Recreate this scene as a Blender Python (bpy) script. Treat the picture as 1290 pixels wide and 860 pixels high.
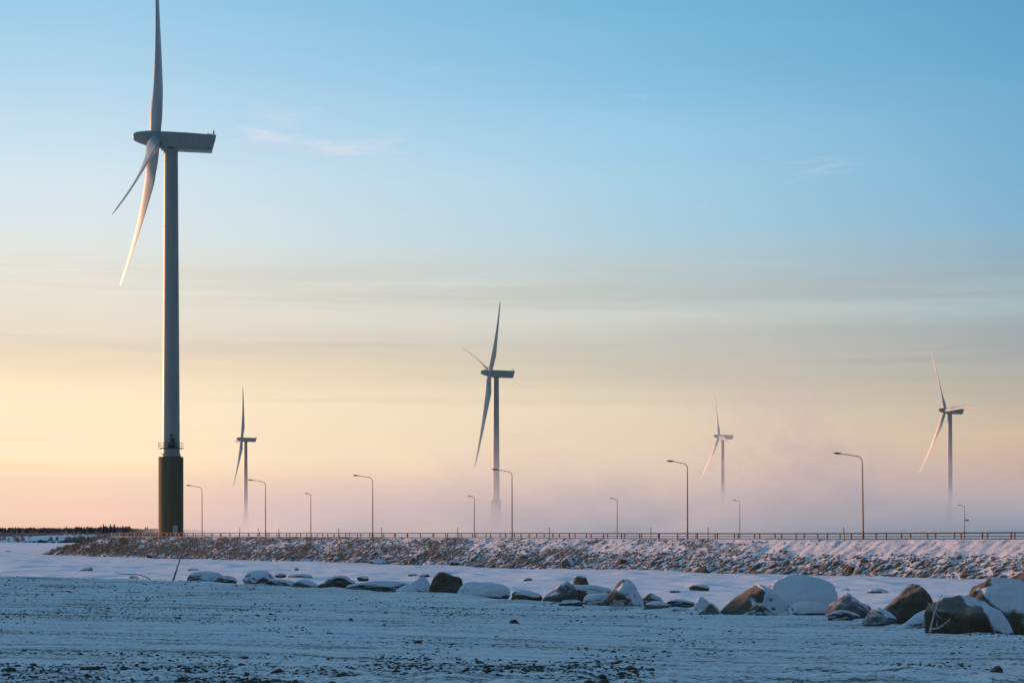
import bpy, bmesh, math, random
import numpy as np
from mathutils import Vector, Matrix, Euler

S = bpy.context.scene
for o in list(bpy.data.objects):
    bpy.data.objects.remove(o)
R = math.radians
EYE = 5.0          # camera height above the sea ice (m)
FPX = 2400.0       # focal length in photo pixels (photo 1290 wide)
HOR = 670.0        # horizon row in the photo

# ------------------------------------------------------------------ camera
cam_d = bpy.data.cameras.new('camera')
cam = bpy.data.objects.new('camera', cam_d)
S.collection.objects.link(cam)
cam.location = (0, 0, EYE)
cam.rotation_euler = (R(90), 0, 0)
cam_d.sensor_width = 36
cam_d.lens = FPX / 1290 * 36
cam_d.shift_y = (HOR - 430) / 1290
cam_d.clip_start = 0.5
cam_d.clip_end = 60000
S.camera = cam

# ------------------------------------------------------------------ render
S.view_settings.view_transform = 'Standard'
S.view_settings.look = 'None'
S.view_settings.exposure = 0
S.view_settings.gamma = 1
try:
    S.cycles.use_denoising = True
    S.cycles.max_bounces = 6
    S.cycles.diffuse_bounces = 3
    S.cycles.volume_bounces = 2
    S.cycles.volume_step_rate = 1.0
    S.cycles.volume_max_steps = 256
except Exception:
    pass

# ------------------------------------------------------------------ sky + sun
SUN_AZ = -58.0     # degrees from the view axis, negative = left
SUN_EL = 5.0
sd = Vector((math.sin(R(SUN_AZ)) * math.cos(R(SUN_EL)), math.cos(R(SUN_AZ)) * math.cos(R(SUN_EL)), math.sin(R(SUN_EL))))
sun_d = bpy.data.lights.new('sun', 'SUN')
sun_d.energy = 5.0
sun_d.angle = R(0.6)
sun_d.color = (1.0, 0.43, 0.22)
sun = bpy.data.objects.new('sun', sun_d)
S.collection.objects.link(sun)
sun.location = (-200, 100, 60)
sun.rotation_euler = sd.to_track_quat('Z', 'Y').to_euler()


def lin(c):
    r = []
    for v in c[:3]:
        v = v / 255
        r.append(v / 12.92 if v <= .04045 else ((v + .055) / 1.055) ** 2.4)
    return (r[0], r[1], r[2], 1)


class NT:
    """small node-tree helper"""
    def __init__(s, tree):
        s.t = tree; s.n = tree.nodes; s.l = tree.links

    def add(s, typ, **kw):
        n = s.n.new(typ)
        for k, v in kw.items():
            setattr(n, k, v)
        return n

    def sock(s, node, key, val):
        i = node.inputs[key]
        if hasattr(val, 'is_linked') or isinstance(val, bpy.types.NodeSocket):
            s.l.new(val, i)
        else:
            i.default_value = val

    def math(s, op, a, b=None, c=None, clamp=False):
        n = s.add('ShaderNodeMath', operation=op, use_clamp=clamp)
        s.sock(n, 0, a)
        if b is not None: s.sock(n, 1, b)
        if c is not None: s.sock(n, 2, c)
        return n.outputs[0]

    def ramp(s, fac, elems, interp='LINEAR'):
        n = s.add('ShaderNodeValToRGB')
        r = n.color_ramp; r.interpolation = interp
        while len(r.elements) < len(elems): r.elements.new(.5)
        for e, (p, c) in zip(r.elements, elems):
            e.position = p; e.color = c if len(c) == 4 else (*c, 1)
        s.sock(n, 0, fac)
        return n.outputs[0]

    def mix(s, fac, a, b, blend='MIX'):
        n = s.add('ShaderNodeMix', data_type='RGBA', blend_type=blend)
        s.sock(n, 0, fac); s.sock(n, 6, a); s.sock(n, 7, b)
        return n.outputs[2]

    def maprange(s, v, a, b, c=0.0, d=1.0, smooth=False):
        n = s.add('ShaderNodeMapRange', interpolation_type='SMOOTHSTEP' if smooth else 'LINEAR')
        s.sock(n, 0, v); s.sock(n, 1, a); s.sock(n, 2, b); s.sock(n, 3, c); s.sock(n, 4, d)
        return n.outputs[0]

    def noise(s, vec, scale, detail=4, rough=.5, dist=0.0):
        n = s.add('ShaderNodeTexNoise')
        if vec is not None: s.l.new(vec, n.inputs['Vector'])
        n.inputs['Scale'].default_value = scale
        n.inputs['Detail'].default_value = detail
        n.inputs['Roughness'].default_value = rough
        n.inputs['Distortion'].default_value = dist
        return n.outputs[0]

    def mapping(s, vec, scale=(1, 1, 1), loc=(0, 0, 0), rot=(0, 0, 0)):
        n = s.add('ShaderNodeMapping')
        s.l.new(vec, n.inputs[0])
        n.inputs['Scale'].default_value = scale
        n.inputs['Location'].default_value = loc
        n.inputs['Rotation'].default_value = rot
        return n.outputs[0]


W = bpy.data.worlds.new('World')
S.world = W
W.use_nodes = True
w = NT(W.node_tree)
w.n.clear()
tc = w.add('ShaderNodeTexCoord').outputs['Generated']
sep = w.add('ShaderNodeSeparateXYZ'); w.l.new(tc, sep.inputs[0])
X, Yv, Z = sep.outputs


def zy(y):   # photo row -> sine of elevation
    return math.sin(math.atan((HOR - y) / FPX))


ZS = 1 / 0.5
left = [(660, (240, 196, 176)), (643, (241, 203, 182)), (610, (244, 213, 186)), (593, (253, 223, 185)), (571, (254, 230, 196)), (509, (252, 230, 198)), (481, (245, 222, 189)),
        (448, (234, 214, 188)), (414, (229, 217, 201)), (370, (229, 224, 211)), (331, (224, 226, 219)), (280, (217, 226, 229)), (230, (207, 224, 234)), (180, (195, 219, 234)), (100, (172, 208, 230)), (0, (150, 197, 225))]
midl = [(660, (204, 184, 180)), (638, (210, 188, 178)), (610, (220, 196, 178)), (587, (231, 208, 180)), (540, (226, 208, 180)), (515, (225, 210, 184)), (492, (216, 203, 180)), (470, (200, 194, 178)), (448, (198, 193, 180)), (425, (194, 194, 186)),
        (403, (203, 206, 198)), (364, (194, 204, 202)), (331, (182, 202, 208)), (291, (170, 202, 217)), (236, (165, 203, 222)), (180, (154, 199, 224)), (100, (132, 187, 218)), (0, (117, 178, 212))]
right = [(655, (158, 147, 150)), (638, (172, 153, 148)), (604, (188, 162, 150)), (576, (198, 170, 150)), (554, (203, 180, 152)), (537, (190, 174, 155)), (481, (173, 169, 160)), (453, (168, 169, 166)), (426, (150, 163, 167)),
         (398, (156, 178, 184)), (370, (150, 172, 182)), (340, (140, 167, 183)), (320, (132, 170, 192)), (291, (124, 170, 198)), (236, (113, 168, 200)), (180, (110, 166, 199)), (100, (99, 160, 197)), (0, (88, 152, 190))]


def sky_ramp(lst, zen):
    e = [(max(0.0, zy(y)) * ZS, lin(c)) for y, c in lst]
    e.append((0.42 * ZS, lin(zen[0])))
    e.append((0.5 * ZS, lin(zen[1])))
    return e


# thin uneven cloud bands: bend the lookup height with stretched noise
bv = w.mapping(tc, scale=(2.4, 2.4, 42))
bn = w.noise(bv, 1.3, 5, .55)
bn2 = w.noise(w.mapping(tc, scale=(2.6, 2.6, 75), loc=(3, 1, 2)), 1.0, 4, .55)
zz = w.math('ADD', Z, w.math('MULTIPLY', w.math('SUBTRACT', bn, .5), .020))
zf = w.math('MULTIPLY', zz, ZS)
cl = w.ramp(zf, sky_ramp(left, ((112, 172, 205), (92, 156, 192))))
cm = w.ramp(zf, sky_ramp(midl, ((108, 162, 196), (104, 150, 186))))
cr = w.ramp(zf, sky_ramp(right, ((98, 143, 184), (100, 136, 178))))
hl = w.math('SQRT', w.math('ADD', w.math('MULTIPLY', X, X), w.math('MULTIPLY', Yv, Yv)))
hl = w.math('MAXIMUM', hl, 1e-4)
sx, sy = math.sin(R(SUN_AZ)), math.cos(R(SUN_AZ))
cs = w.math('DIVIDE', w.math('ADD', w.math('MULTIPLY', X, sx), w.math('MULTIPLY', Yv, sy)), hl)
fr = w.maprange(cs, 0.70, 0.26, 0, 1)
col = w.mix(w.maprange(cs, .70, .4726, 0, 1), cl, cm)
col = w.mix(w.maprange(cs, .4726, .26, 0, 1), col, cr)
# grey stratus bands
band = w.maprange(zz, zy(500), zy(440), 0, 1, True)
band = w.math('MULTIPLY', band, w.maprange(zz, zy(300), zy(380), 0, 1, True))
bm = w.math('MULTIPLY', band, w.maprange(bn2, .45, .66, 0, .46, True))
col = w.mix(bm, col, w.mix(fr, lin((205, 200, 190)), lin((138, 152, 160))))
lowb = w.math('MULTIPLY', w.maprange(zz, zy(600), zy(540), 0, 1, True), w.maprange(zz, zy(440), zy(500), 0, 1, True))
lb = w.math('MULTIPLY', lowb, w.maprange(w.noise(w.mapping(tc, scale=(1.2, 1.2, 95), loc=(7, 2, 5)), 1.0, 4, .55), .5, .68, 0, .22, True))
col = w.mix(lb, col, w.mix(fr, lin((226, 205, 178)), lin((165, 160, 155))))
# faint high cirrus
ci = w.noise(w.mapping(tc, scale=(7, 7, 34), loc=(0.98, 0, .4)), 1.0, 5, .6, .6)
cim = w.math('MULTIPLY', w.maprange(ci, .58, .74, 0, .48, True), w.math('MULTIPLY', w.maprange(Z, .15, .18, 0, 1, True), w.maprange(Z, .25, .21, 0, 1, True)))
col = w.mix(cim, col, lin((232, 222, 226)))
# away from the sun the sky dims, towards it the sky brightens
dim = w.maprange(cs, .25, -.8, 1.0, .42, True)
glow = w.maprange(cs, .72, 1.0, 0.0, .7, True)
glow = w.math('MULTIPLY', glow, w.maprange(Z, .0, .35, 1, 0, True))
gain = w.math('ADD', w.math('MULTIPLY', dim, 1.0), glow)
# the dimming fades out towards the zenith so the sky stays continuous overhead
hi = w.maprange(Z, .35, .8, 0, 1, True)
gain = w.math('ADD', w.math('MULTIPLY', gain, w.math('SUBTRACT', 1.0, hi)), w.math('MULTIPLY', hi, 1.08))
gcol = w.add('ShaderNodeCombineXYZ')
for k in range(3): w.l.new(gain, gcol.inputs[k])
col = w.mix(1.0, col, gcol.outputs[0], 'MULTIPLY')
nis = w.add('ShaderNodeTexSky', sky_type='NISHITA')
nis.sun_disc = False
nis.sun_elevation = R(SUN_EL)
nis.sun_rotation = R(SUN_AZ)
nis.air_density = 1.0; nis.dust_density = .6; nis.ozone_density = 2.0
bg1 = w.add('ShaderNodeBackground'); w.l.new(nis.outputs[0], bg1.inputs[0]); bg1.inputs[1].default_value = 0.13
bg2 = w.add('ShaderNodeBackground'); w.l.new(col, bg2.inputs[0]); bg2.inputs[1].default_value = 1.05
mx = w.add('ShaderNodeMixShader')
w.l.new(w.maprange(Z, .3, .75, 0, .35, True), mx.inputs[0])
w.l.new(bg2.outputs[0], mx.inputs[1]); w.l.new(bg1.outputs[0], mx.inputs[2])
wo = w.add('ShaderNodeOutputWorld'); w.l.new(mx.outputs[0], wo.inputs[0])

# ------------------------------------------------------------------ noise (numpy)
_rng = np.random.RandomState(7)
_perm = _rng.permutation(1024)
_val = _rng.rand(1024) * 2 - 1


def _h(i, j, k):
    return _val[_perm[(_perm[(_perm[i & 1023] + j) & 1023] + k) & 1023]]


def vnoise(x, y, z=0.0):
    x = np.asarray(x, float); y = np.asarray(y, float); z = np.asarray(z, float) + x * 0
    xi = np.floor(x).astype(int); yi = np.floor(y).astype(int); zi = np.floor(z).astype(int)
    xf = x - xi; yf = y - yi; zf_ = z - zi
    u = xf * xf * (3 - 2 * xf); v = yf * yf * (3 - 2 * yf); t = zf_ * zf_ * (3 - 2 * zf_)
    def L(a, b, f): return a + (b - a) * f
    r0 = L(L(_h(xi, yi, zi), _h(xi + 1, yi, zi), u), L(_h(xi, yi + 1, zi), _h(xi + 1, yi + 1, zi), u), v)
    r1 = L(L(_h(xi, yi, zi + 1), _h(xi + 1, yi, zi + 1), u), L(_h(xi, yi + 1, zi + 1), _h(xi + 1, yi + 1, zi + 1), u), v)
    return L(r0, r1, t)


def fbm(x, y, z=0.0, o=4):
    s = 0; a = 1; n = 0
    for k in range(o):
        s = s + a * vnoise(x * 2 ** k + 13.1 * k, y * 2 ** k + 7.7 * k, np.asarray(z) * 2 ** k + 3.3 * k)
        n += a; a *= .5
    return s / n


def sstep(a, b, x):
    t = np.clip((x - a) / (b - a), 0, 1)
    return t * t * (3 - 2 * t)


# ------------------------------------------------------------------ object helpers
def mesh_np(name, verts, faces, smooth=False):
    """verts (n,3), faces (m,k) arrays -> mesh"""
    verts = np.asarray(verts, np.float32); faces = np.asarray(faces, np.int32)
    me = bpy.data.meshes.new(name)
    k = faces.shape[1]; m = len(faces)
    me.vertices.add(len(verts)); me.vertices.foreach_set('co', verts.ravel())
    me.loops.add(m * k); me.loops.foreach_set('vertex_index', faces.ravel())
    me.polygons.add(m)
    me.polygons.foreach_set('loop_start', np.arange(0, m * k, k, dtype=np.int32))
    me.polygons.foreach_set('loop_total', np.full(m, k, np.int32))
    me.update(calc_edges=True)
    if smooth: me.polygons.foreach_set('use_smooth', np.ones(m, bool))
    me.validate()
    return me


def link(name, me, mat=None, parent=None, loc=None, rot=None):
    o = bpy.data.objects.new(name, me)
    S.collection.objects.link(o)
    if mat is not None and me is not None and len(me.materials) == 0: me.materials.append(mat)
    if parent is not None: o.parent = parent
    if loc is not None: o.location = loc
    if rot is not None: o.rotation_euler = rot
    return o


def tag(o, label=None, cat=None, group=None, kind=None):
    if label: o['label'] = label
    if cat: o['category'] = cat
    if group: o['group'] = group
    if kind: o['kind'] = kind
    return o


def empty(name, loc, rz=0.0):
    o = bpy.data.objects.new(name, None)
    S.collection.objects.link(o); o.location = loc; o.rotation_euler = (0, 0, rz)
    o.empty_display_size = .3
    return o


def grid_faces(nu, nv):
    i = np.arange(nu - 1)[:, None] * nv + np.arange(nv - 1)[None, :]
    i = i.ravel()
    return np.stack([i, i + nv, i + nv + 1, i + 1], 1)


def tube(points, radii, n=8, cap=True):
    """swept round section -> verts, faces (quads; caps as degenerate fans are avoided with a centre ring)"""
    P = [Vector(p) for p in points]
    V = []; F = []
    up = Vector((0, 0, 1))
    prev = None
    for i, p in enumerate(P):
        d = (P[min(i + 1, len(P) - 1)] - P[max(i - 1, 0)]).normalized()
        a = prev if prev is not None else (Vector((0, 1, 0)) if abs(d.z) > .9 else up)
        x = d.cross(a).normalized(); a2 = x.cross(d).normalized(); prev = a2
        for k in range(n):
            t = 2 * math.pi * k / n
            V.append(p + (x * math.cos(t) + a2 * math.sin(t)) * radii[i])
    for i in range(len(P) - 1):
        for k in range(n):
            F.append((i * n + k, i * n + (k + 1) % n, (i + 1) * n + (k + 1) % n, (i + 1) * n + k))
    if cap:
        F.append(tuple(range(n - 1, -1, -1)))
        b = (len(P) - 1) * n
        F.append(tuple(b + k for k in range(n)))
    return V, F


class MB:
    def __init__(s): s.v = []; s.f = []
    def add(s, V, F):
        b = len(s.v); s.v += [tuple(p) for p in V]; s.f += [tuple(b + i for i in f) for f in F]; return s
    def tube(s, pts, radii, n=8):
        if not hasattr(radii, '__len__'): radii = [radii] * len(pts)
        return s.add(*tube(pts, radii, n))
    def box(s, c, size, rot=None):
        V = []
        for sx_ in (-1, 1):
            for sy_ in (-1, 1):
                for sz_ in (-1, 1):
                    q = Vector((sx_ * size[0] / 2, sy_ * size[1] / 2, sz_ * size[2] / 2))
                    if rot is not None: q = rot @ q
                    V.append(q + Vector(c))
        return s.add(V, [(0, 1, 3, 2), (4, 6, 7, 5), (0, 4, 5, 1), (2, 3, 7, 6), (0, 2, 6, 4), (1, 5, 7, 3)])
    def lathe(s, prof, n=32, origin=(0, 0, 0), axis='Z'):
        V = []; F = []
        for r, h in prof:
            for k in range(n):
                t = 2 * math.pi * k / n
                p = (r * math.cos(t), r * math.sin(t), h)
                if axis == 'X': p = (h, r * math.cos(t), r * math.sin(t))
                V.append((p[0] + origin[0], p[1] + origin[1], p[2] + origin[2]))
        for i in range(len(prof) - 1):
            for k in range(n):
                F.append((i * n + k, i * n + (k + 1) % n, (i + 1) * n + (k + 1) % n, (i + 1) * n + k))
        F.append(tuple(range(n - 1, -1, -1))); b = (len(prof) - 1) * n
        F.append(tuple(b + k for k in range(n)))
        return s.add(V, F)
    def mesh(s, name, smooth=False, bevel=0.0):
        me = bpy.data.meshes.new(name)
        me.from_pydata(s.v, [], s.f)
        bm = bmesh.new(); bm.from_mesh(me)
        bmesh.ops.recalc_face_normals(bm, faces=bm.faces)
        if bevel > 0:
            bmesh.ops.bevel(bm, geom=list(bm.edges), offset=bevel, segments=2, profile=.6, affect='EDGES')
        bm.to_mesh(me); bm.free()
        if smooth:
            for p in me.polygons: p.use_smooth = True
            try: me.set_sharp_from_angle(angle=R(40))
            except Exception: pass
        me.update()
        return me


# ------------------------------------------------------------------ materials
def new_mat(name):
    m = bpy.data.materials.new(name); m.use_nodes = True
    t = NT(m.node_tree); t.n.clear()
    out = t.add('ShaderNodeOutputMaterial')
    p = t.add('ShaderNodeBsdfPrincipled'); t.l.new(p.outputs[0], out.inputs[0])
    return m, t, p, out


def bump(t, p, h, strength=.5, dist=.1, prev=None):
    b = t.add('ShaderNodeBump'); b.inputs['Strength'].default_value = strength; b.inputs['Distance'].default_value = dist
    t.l.new(h, b.inputs['Height'])
    if prev is not None: t.l.new(prev, b.inputs['Normal'])
    t.l.new(b.outputs[0], p.inputs['Normal'])
    return b.outputs[0]


SNOW = (.78, .82, .87)


def mat_snow(name, scale=1.0, rough=.75, dirt=0.0, tint=(1, 1, 1)):
    m, t, p, out = new_mat(name)
    pos = t.add('ShaderNodeNewGeometry').outputs['Position']
    n1 = t.noise(pos, 1.3 * scale, 5, .6)
    n2 = t.noise(pos, 14 * scale, 4, .6)
    c = t.mix(n1, (.74, .79, .85, 1), (.82, .85, .89, 1))
    c = t.mix(1.0, c, (*tint, 1), 'MULTIPLY')
    if dirt:
        d = t.maprange(t.noise(t.mapping(pos, scale=(.35, 1, 1)), 3.0 * scale, 5, .7), .54, .64, 0, dirt, True)
        c = t.mix(d, c, (.12, .105, .085, 1))
    t.l.new(c, p.inputs['Base Color'])
    p.inputs['Roughness'].default_value = rough
    p.inputs['Specular IOR Level'].default_value = .25
    b1 = bump(t, p, n1, .5, .25)
    bump(t, p, n2, .35, .03, b1)
    return m


def mat_rock(name, c1, c2, frost=.35, scale=1.0):
    m, t, p, out = new_mat(name)
    tcn = t.add('ShaderNodeTexCoord').outputs['Object']
    geo = t.add('ShaderNodeNewGeometry')
    n1 = t.noise(tcn, 2.2 * scale, 6, .65)
    n2 = t.noise(tcn, 22 * scale, 5, .7)
    n3 = t.noise(tcn, 70 * scale, 3, .7)
    c = t.mix(t.maprange(n1, .3, .7), (*c1, 1), (*c2, 1))
    c = t.mix(t.math('MULTIPLY', t.maprange(n2, .42, .62, 0, 1), .8), c, (c1[0] * .45, c1[1] * .42, c1[2] * .4, 1))
    sepn = t.add('ShaderNodeSeparateXYZ'); t.l.new(geo.outputs['Normal'], sepn.inputs[0])
    fz = t.math('ADD', sepn.outputs[2], t.math('MULTIPLY', t.math('SUBTRACT', n2, .5), 1.4))
    fz = t.math('ADD', fz, t.math('MULTIPLY', t.math('SUBTRACT', n1, .5), 1.0))
    fm = t.maprange(fz, .0, .95, 0, frost, True)
    c = t.mix(fm, c, (.55, .57, .58, 1))
    at_ = t.add('ShaderNodeAttribute', attribute_name='dusting').outputs['Fac']
    dm = t.math('ADD', at_, t.math('MULTIPLY', t.math('SUBTRACT', t.noise(tcn, 30 * scale, 5, .75), .5), t.math('MULTIPLY', t.math('MULTIPLY', at_, t.math('SUBTRACT', 1.0, at_)), 5.0)))
    c = t.mix(t.maprange(dm, .15, .95, 0, .85, True), c, (.76, .80, .85, 1))
    t.l.new(c, p.inputs['Base Color'])
    p.inputs['Roughness'].default_value = .85
    p.inputs['Specular IOR Level'].default_value = .25
    b1 = bump(t, p, n1, .7, .20)
    b2 = bump(t, p, n2, .9, .05, b1)
    bump(t, p, n3, .7, .012, b2)
    return m


def mat_riprap():
    """embankment stone: grey-brown rock with snow lying on what faces up"""
    m, t, p, out = new_mat('riprap_stone')
    geo = t.add('ShaderNodeNewGeometry')
    pos = geo.outputs['Position']
    n1 = t.noise(pos, .9, 4, .6); n2 = t.noise(pos, 5, 5, .7)
    c = t.mix(t.maprange(n1, .35, .65), (.13, .105, .075, 1), (.28, .22, .155, 1))
    c = t.mix(t.maprange(n2, .5, .75, 0, .6), c, (.06, .055, .05, 1))
    sepn = t.add('ShaderNodeSeparateXYZ'); t.l.new(geo.outputs['Normal'], sepn.inputs[0])
    fz = t.math('ADD', sepn.outputs[2], t.math('MULTIPLY', t.math('SUBTRACT', n2, .5), .9))
    c = t.mix(t.maprange(fz, .66, 1.0, 0, .85, True), c, (.77, .81, .86, 1))
    t.l.new(c, p.inputs['Base Color'])
    p.inputs['Roughness'].default_value = .9
    p.inputs['Specular IOR Level'].default_value = .2
    bump(t, p, n2, .6, .08)
    return m


def mat_simple(name, c, rough=.6, metal=0.0, var=.15, scale=3.0, bmp=.2, bd=.02):
    m, t, p, out = new_mat(name)
    tcn = t.add('ShaderNodeTexCoord').outputs['Object']
    n = t.noise(tcn, scale, 5, .6)
    cc = t.mix(n, tuple(v * (1 - var) for v in c) + (1,), tuple(min(1, v * (1 + var)) for v in c) + (1,))
    t.l.new(cc, p.inputs['Base Color'])
    p.inputs['Roughness'].default_value = rough
    p.inputs['Metallic'].default_value = metal
    if bmp: bump(t, p, n, bmp, bd)
    return m


def mat_tower(name='turbine_paint', k=1.0):
    m, t, p, out = new_mat(name)
    tcn = t.add('ShaderNodeTexCoord').outputs['Object']
    n = t.noise(t.mapping(tcn, scale=(1, 1, .12)), .8, 5, .6)
    c = t.mix(t.maprange(n, .35, .7), (.25 * k, .285 * k, .265 * k, 1), (.20 * k, .225 * k, .21 * k, 1))
    sepz = t.add('ShaderNodeSeparateXYZ'); t.l.new(tcn, sepz.inputs[0])
    t.l.new(c, p.inputs['Base Color'])
    p.inputs['Roughness'].default_value = .42
    return m


def mat_pedestal():
    m, t, p, out = new_mat('pedestal_concrete')
    tcn = t.add('ShaderNodeTexCoord').outputs['Object']
    n = t.noise(t.mapping(tcn, scale=(1, 1, .12)), 1.6, 6, .65)
    n2 = t.noise(tcn, 6, 5, .6)
    c = t.mix(t.maprange(n, .3, .7), (.10, .08, .038, 1), (.15, .122, .068, 1))
    c = t.mix(t.maprange(n2, .5, .8, 0, .5), c, (.04, .035, .022, 1))
    t.l.new(c, p.inputs['Base Color'])
    p.inputs['Roughness'].default_value = .9
    bump(t, p, n2, .4, .05)
    return m


def mat_shore():
    """wind-packed snow over gravel: wheel lines and bare specks"""
    m, t, p, out = new_mat('shore_snow')
    pos = t.add('ShaderNodeNewGeometry').outputs['Position']
    rot = t.mapping(pos, rot=(0, 0, R(20)))
    st = t.mapping(rot, scale=(.12, 2.0, 1))
    n1 = t.noise(pos, 1.6, 5, .6)
    ns = t.noise(st, 1.6, 6, .62)          # long streaks
    nf = t.noise(t.mapping(rot, scale=(.6, 1, 1)), 19, 5, .7)   # small specks
    ng = t.noise(t.mapping(rot, scale=(.22, 1, 1)), 3.5, 5, .65, .4)
    c = t.mix(n1, (.74, .73, .74, 1), (.84, .82, .82, 1))
    c = t.mix(t.maprange(ns, .46, .62, 0, .38, True), c, (.40, .42, .44, 1))
    bare = t.math('ADD', nf, t.math('MULTIPLY', t.math('SUBTRACT', ns, .5), .5))
    bare = t.math('ADD', bare, t.math('MULTIPLY', t.math('SUBTRACT', ng, .5), .45))
    sy_ = t.add('ShaderNodeSeparateXYZ'); t.l.new(pos, sy_.inputs[0])
    bare = t.math('ADD', bare, t.maprange(sy_.outputs[1], 27, 21, 0, .035, True))
    bmk = t.maprange(bare, .555, .60, 0, .9, True)
    c = t.mix(bmk, c, (.07, .065, .045, 1))
    t.l.new(c, p.inputs['Base Color'])
    p.inputs['Roughness'].default_value = .8
    p.inputs['Specular IOR Level'].default_value = .2
    b1 = bump(t, p, ns, .5, .12)
    b2 = bump(t, p, ng, .6, .06, b1)
    bump(t, p, nf, .6, .02, b2)
    return m


M = {
    'snow': mat_snow('packed_snow'),
    'cap': mat_snow('boulder_snow', 2.5, tint=(.80, .82, .84)),
    'ice': mat_snow('frozen_sea_snow', .25),
    'bank': mat_snow('embankment_snow', .8, dirt=.75, tint=(.86, .85, .84)),
    'shore': mat_shore(),
    'brown': mat_rock('brown_granite', (.17, .13, .075), (.095, .075, .045), .25, 1.2),
    'grey': mat_rock('grey_granite', (.19, .185, .165), (.12, .115, .10), .6, 1.2),
    'dark': mat_rock('dark_granite', (.085, .075, .06), (.05, .045, .038), .3, 1.5),
    'riprap': mat_riprap(),
    'gravel': mat_simple('dark_gravel', (.06, .05, .036), .9, 0, .4, 9, .3),
    'tower': mat_tower(),
    'blade': mat_tower('sunlit_blade_paint', 1.6),  # tower paint lightened, putting sunlight into the blade colour
    'pedestal': mat_pedestal(),
    'steel': mat_simple('galvanised_steel', (.12, .105, .09), .55, .3, .25, 2, .1),
    'lamp': mat_simple('lamp_steel', (.16, .13, .11), .5, .3, .2, 2, .1),
    'lamphead': mat_simple('lamp_housing', (.05, .048, .045), .5, 0, .2, 2, .1),
    'post': mat_simple('weathered_post', (.09, .075, .06), .8, 0, .3, 4, .2),
    'grass': mat_simple('dry_grass', (.24, .18, .10), .9, 0, .4, .6, 0),
    'shrub': mat_simple('frosted_shrub', (.30, .24, .20), .9, 0, .4, .4, 0),
    'forest': mat_simple('spruce_forest', (.045, .050, .048), .9, 0, .35, .02, 0),
    'twig': mat_simple('frosted_twig', (.48, .45, .40), .8, 0, .25, 20, .2),
    'stick': mat_simple('driftwood', (.20, .15, .12), .8, 0, .3, 12, .3),
    'asphalt': mat_simple('snowy_asphalt', (.30, .31, .33), .8, 0, .3, .8, .3),
    'glass': mat_simple('lamp_glass', (.5, .5, .48), .2, 0, .05, 3, 0),
    'door': mat_simple('steel_door', (.30, .33, .34), .5, 0, .1, 3, .1),
    'hut': mat_simple('hut_wall', (.12, .10, .09), .8, 0, .2, 1, .1),
}


def ground_at(px, py, z=0.0):
    """point of the ground plane at height z that a photo pixel looks at"""
    Y = FPX * (EYE - z) / (py - HOR)
    return (px - 645) / FPX * Y, Y


# ------------------------------------------------------------------ frozen sea
def nonuni(a, b, n, mid, p=2.2):
    t = np.linspace(-1, 1, n)
    s = np.sign(t) * np.abs(t) ** p
    return np.where(s < 0, mid + s * (mid - a), mid + s * (b - mid))


xs = np.concatenate([-np.geomspace(20000, 130, 22), np.linspace(-125, 125, 420), np.geomspace(130, 20000, 22)])
ys = np.concatenate([[-6000, -2000, -600, -150, 0], np.linspace(30, 60, 6), np.geomspace(64, 520, 420), np.geomspace(540, 30000, 26)])
GX, GY = np.meshgrid(xs, ys, indexing='ij')
near = sstep(700, 400, GY) * sstep(30, 60, GY) * sstep(300, 120, np.abs(GX))
hz = .30 * fbm(GX / 16, GY / 26, 1.0, 4) + .42 * np.maximum(0, fbm(GX / 4.5, GY / 9, 5.0, 3) - .12) + .07 * fbm(GX / 1.5, GY / 3, 9.0, 3)
sea = link('frozen_sea', mesh_np('frozen_sea', np.stack([GX.ravel(), GY.ravel(), (hz * near).ravel()], 1), grid_faces(len(xs), len(ys)), True), M['ice'])
tag(sea, kind='structure')

# ------------------------------------------------------------------ shore the camera stands on
SH = 3.3
EX = np.array([-70, -40, -19.4, -10.8, -5.9, -1.8, -.1, 2.8, 4.2, 6.5, 7.1, 7.8, 8.6, 12, 30, 70])
EY_ = np.array([112, 88, 72, 65.8, 57.5, 51, 47.4, 43.4, 40.4, 38.5, 35.6, 32.3, 31.6, 29, 22, 8])


def yedge(x): return np.interp(x, EX, EY_)


SHADE_BERM_H = 3.7


def shade_berm(x, y):
    # unseen snow ridge added left of the view, shaped to shade the foreground
    cx = -50 + (y - 20) * .42
    d = np.abs(x - cx)
    along = sstep(-30, -12, y) * sstep(92, 80, y)
    hh = np.interp(y, [-30, 56, 66, 76, 84, 92], [4.9, 4.9, 3.5, 2.3, 1.3, .4])
    return hh * sstep(9, 1.0, d) * along * (1 + .12 * fbm(x / 7, y / 7, 31.0, 3))


TRACKS = [(24.2, .22, .03), (27.6, .25, .035), (29.4, .25, .035), (33.2, .28, .04), (35.1, .28, .035), (37.4, .3, .03), (40.6, .35, .045), (42.8, .35, .04), (47.5, .4, .04), (54.0, .5, .045)]


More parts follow.
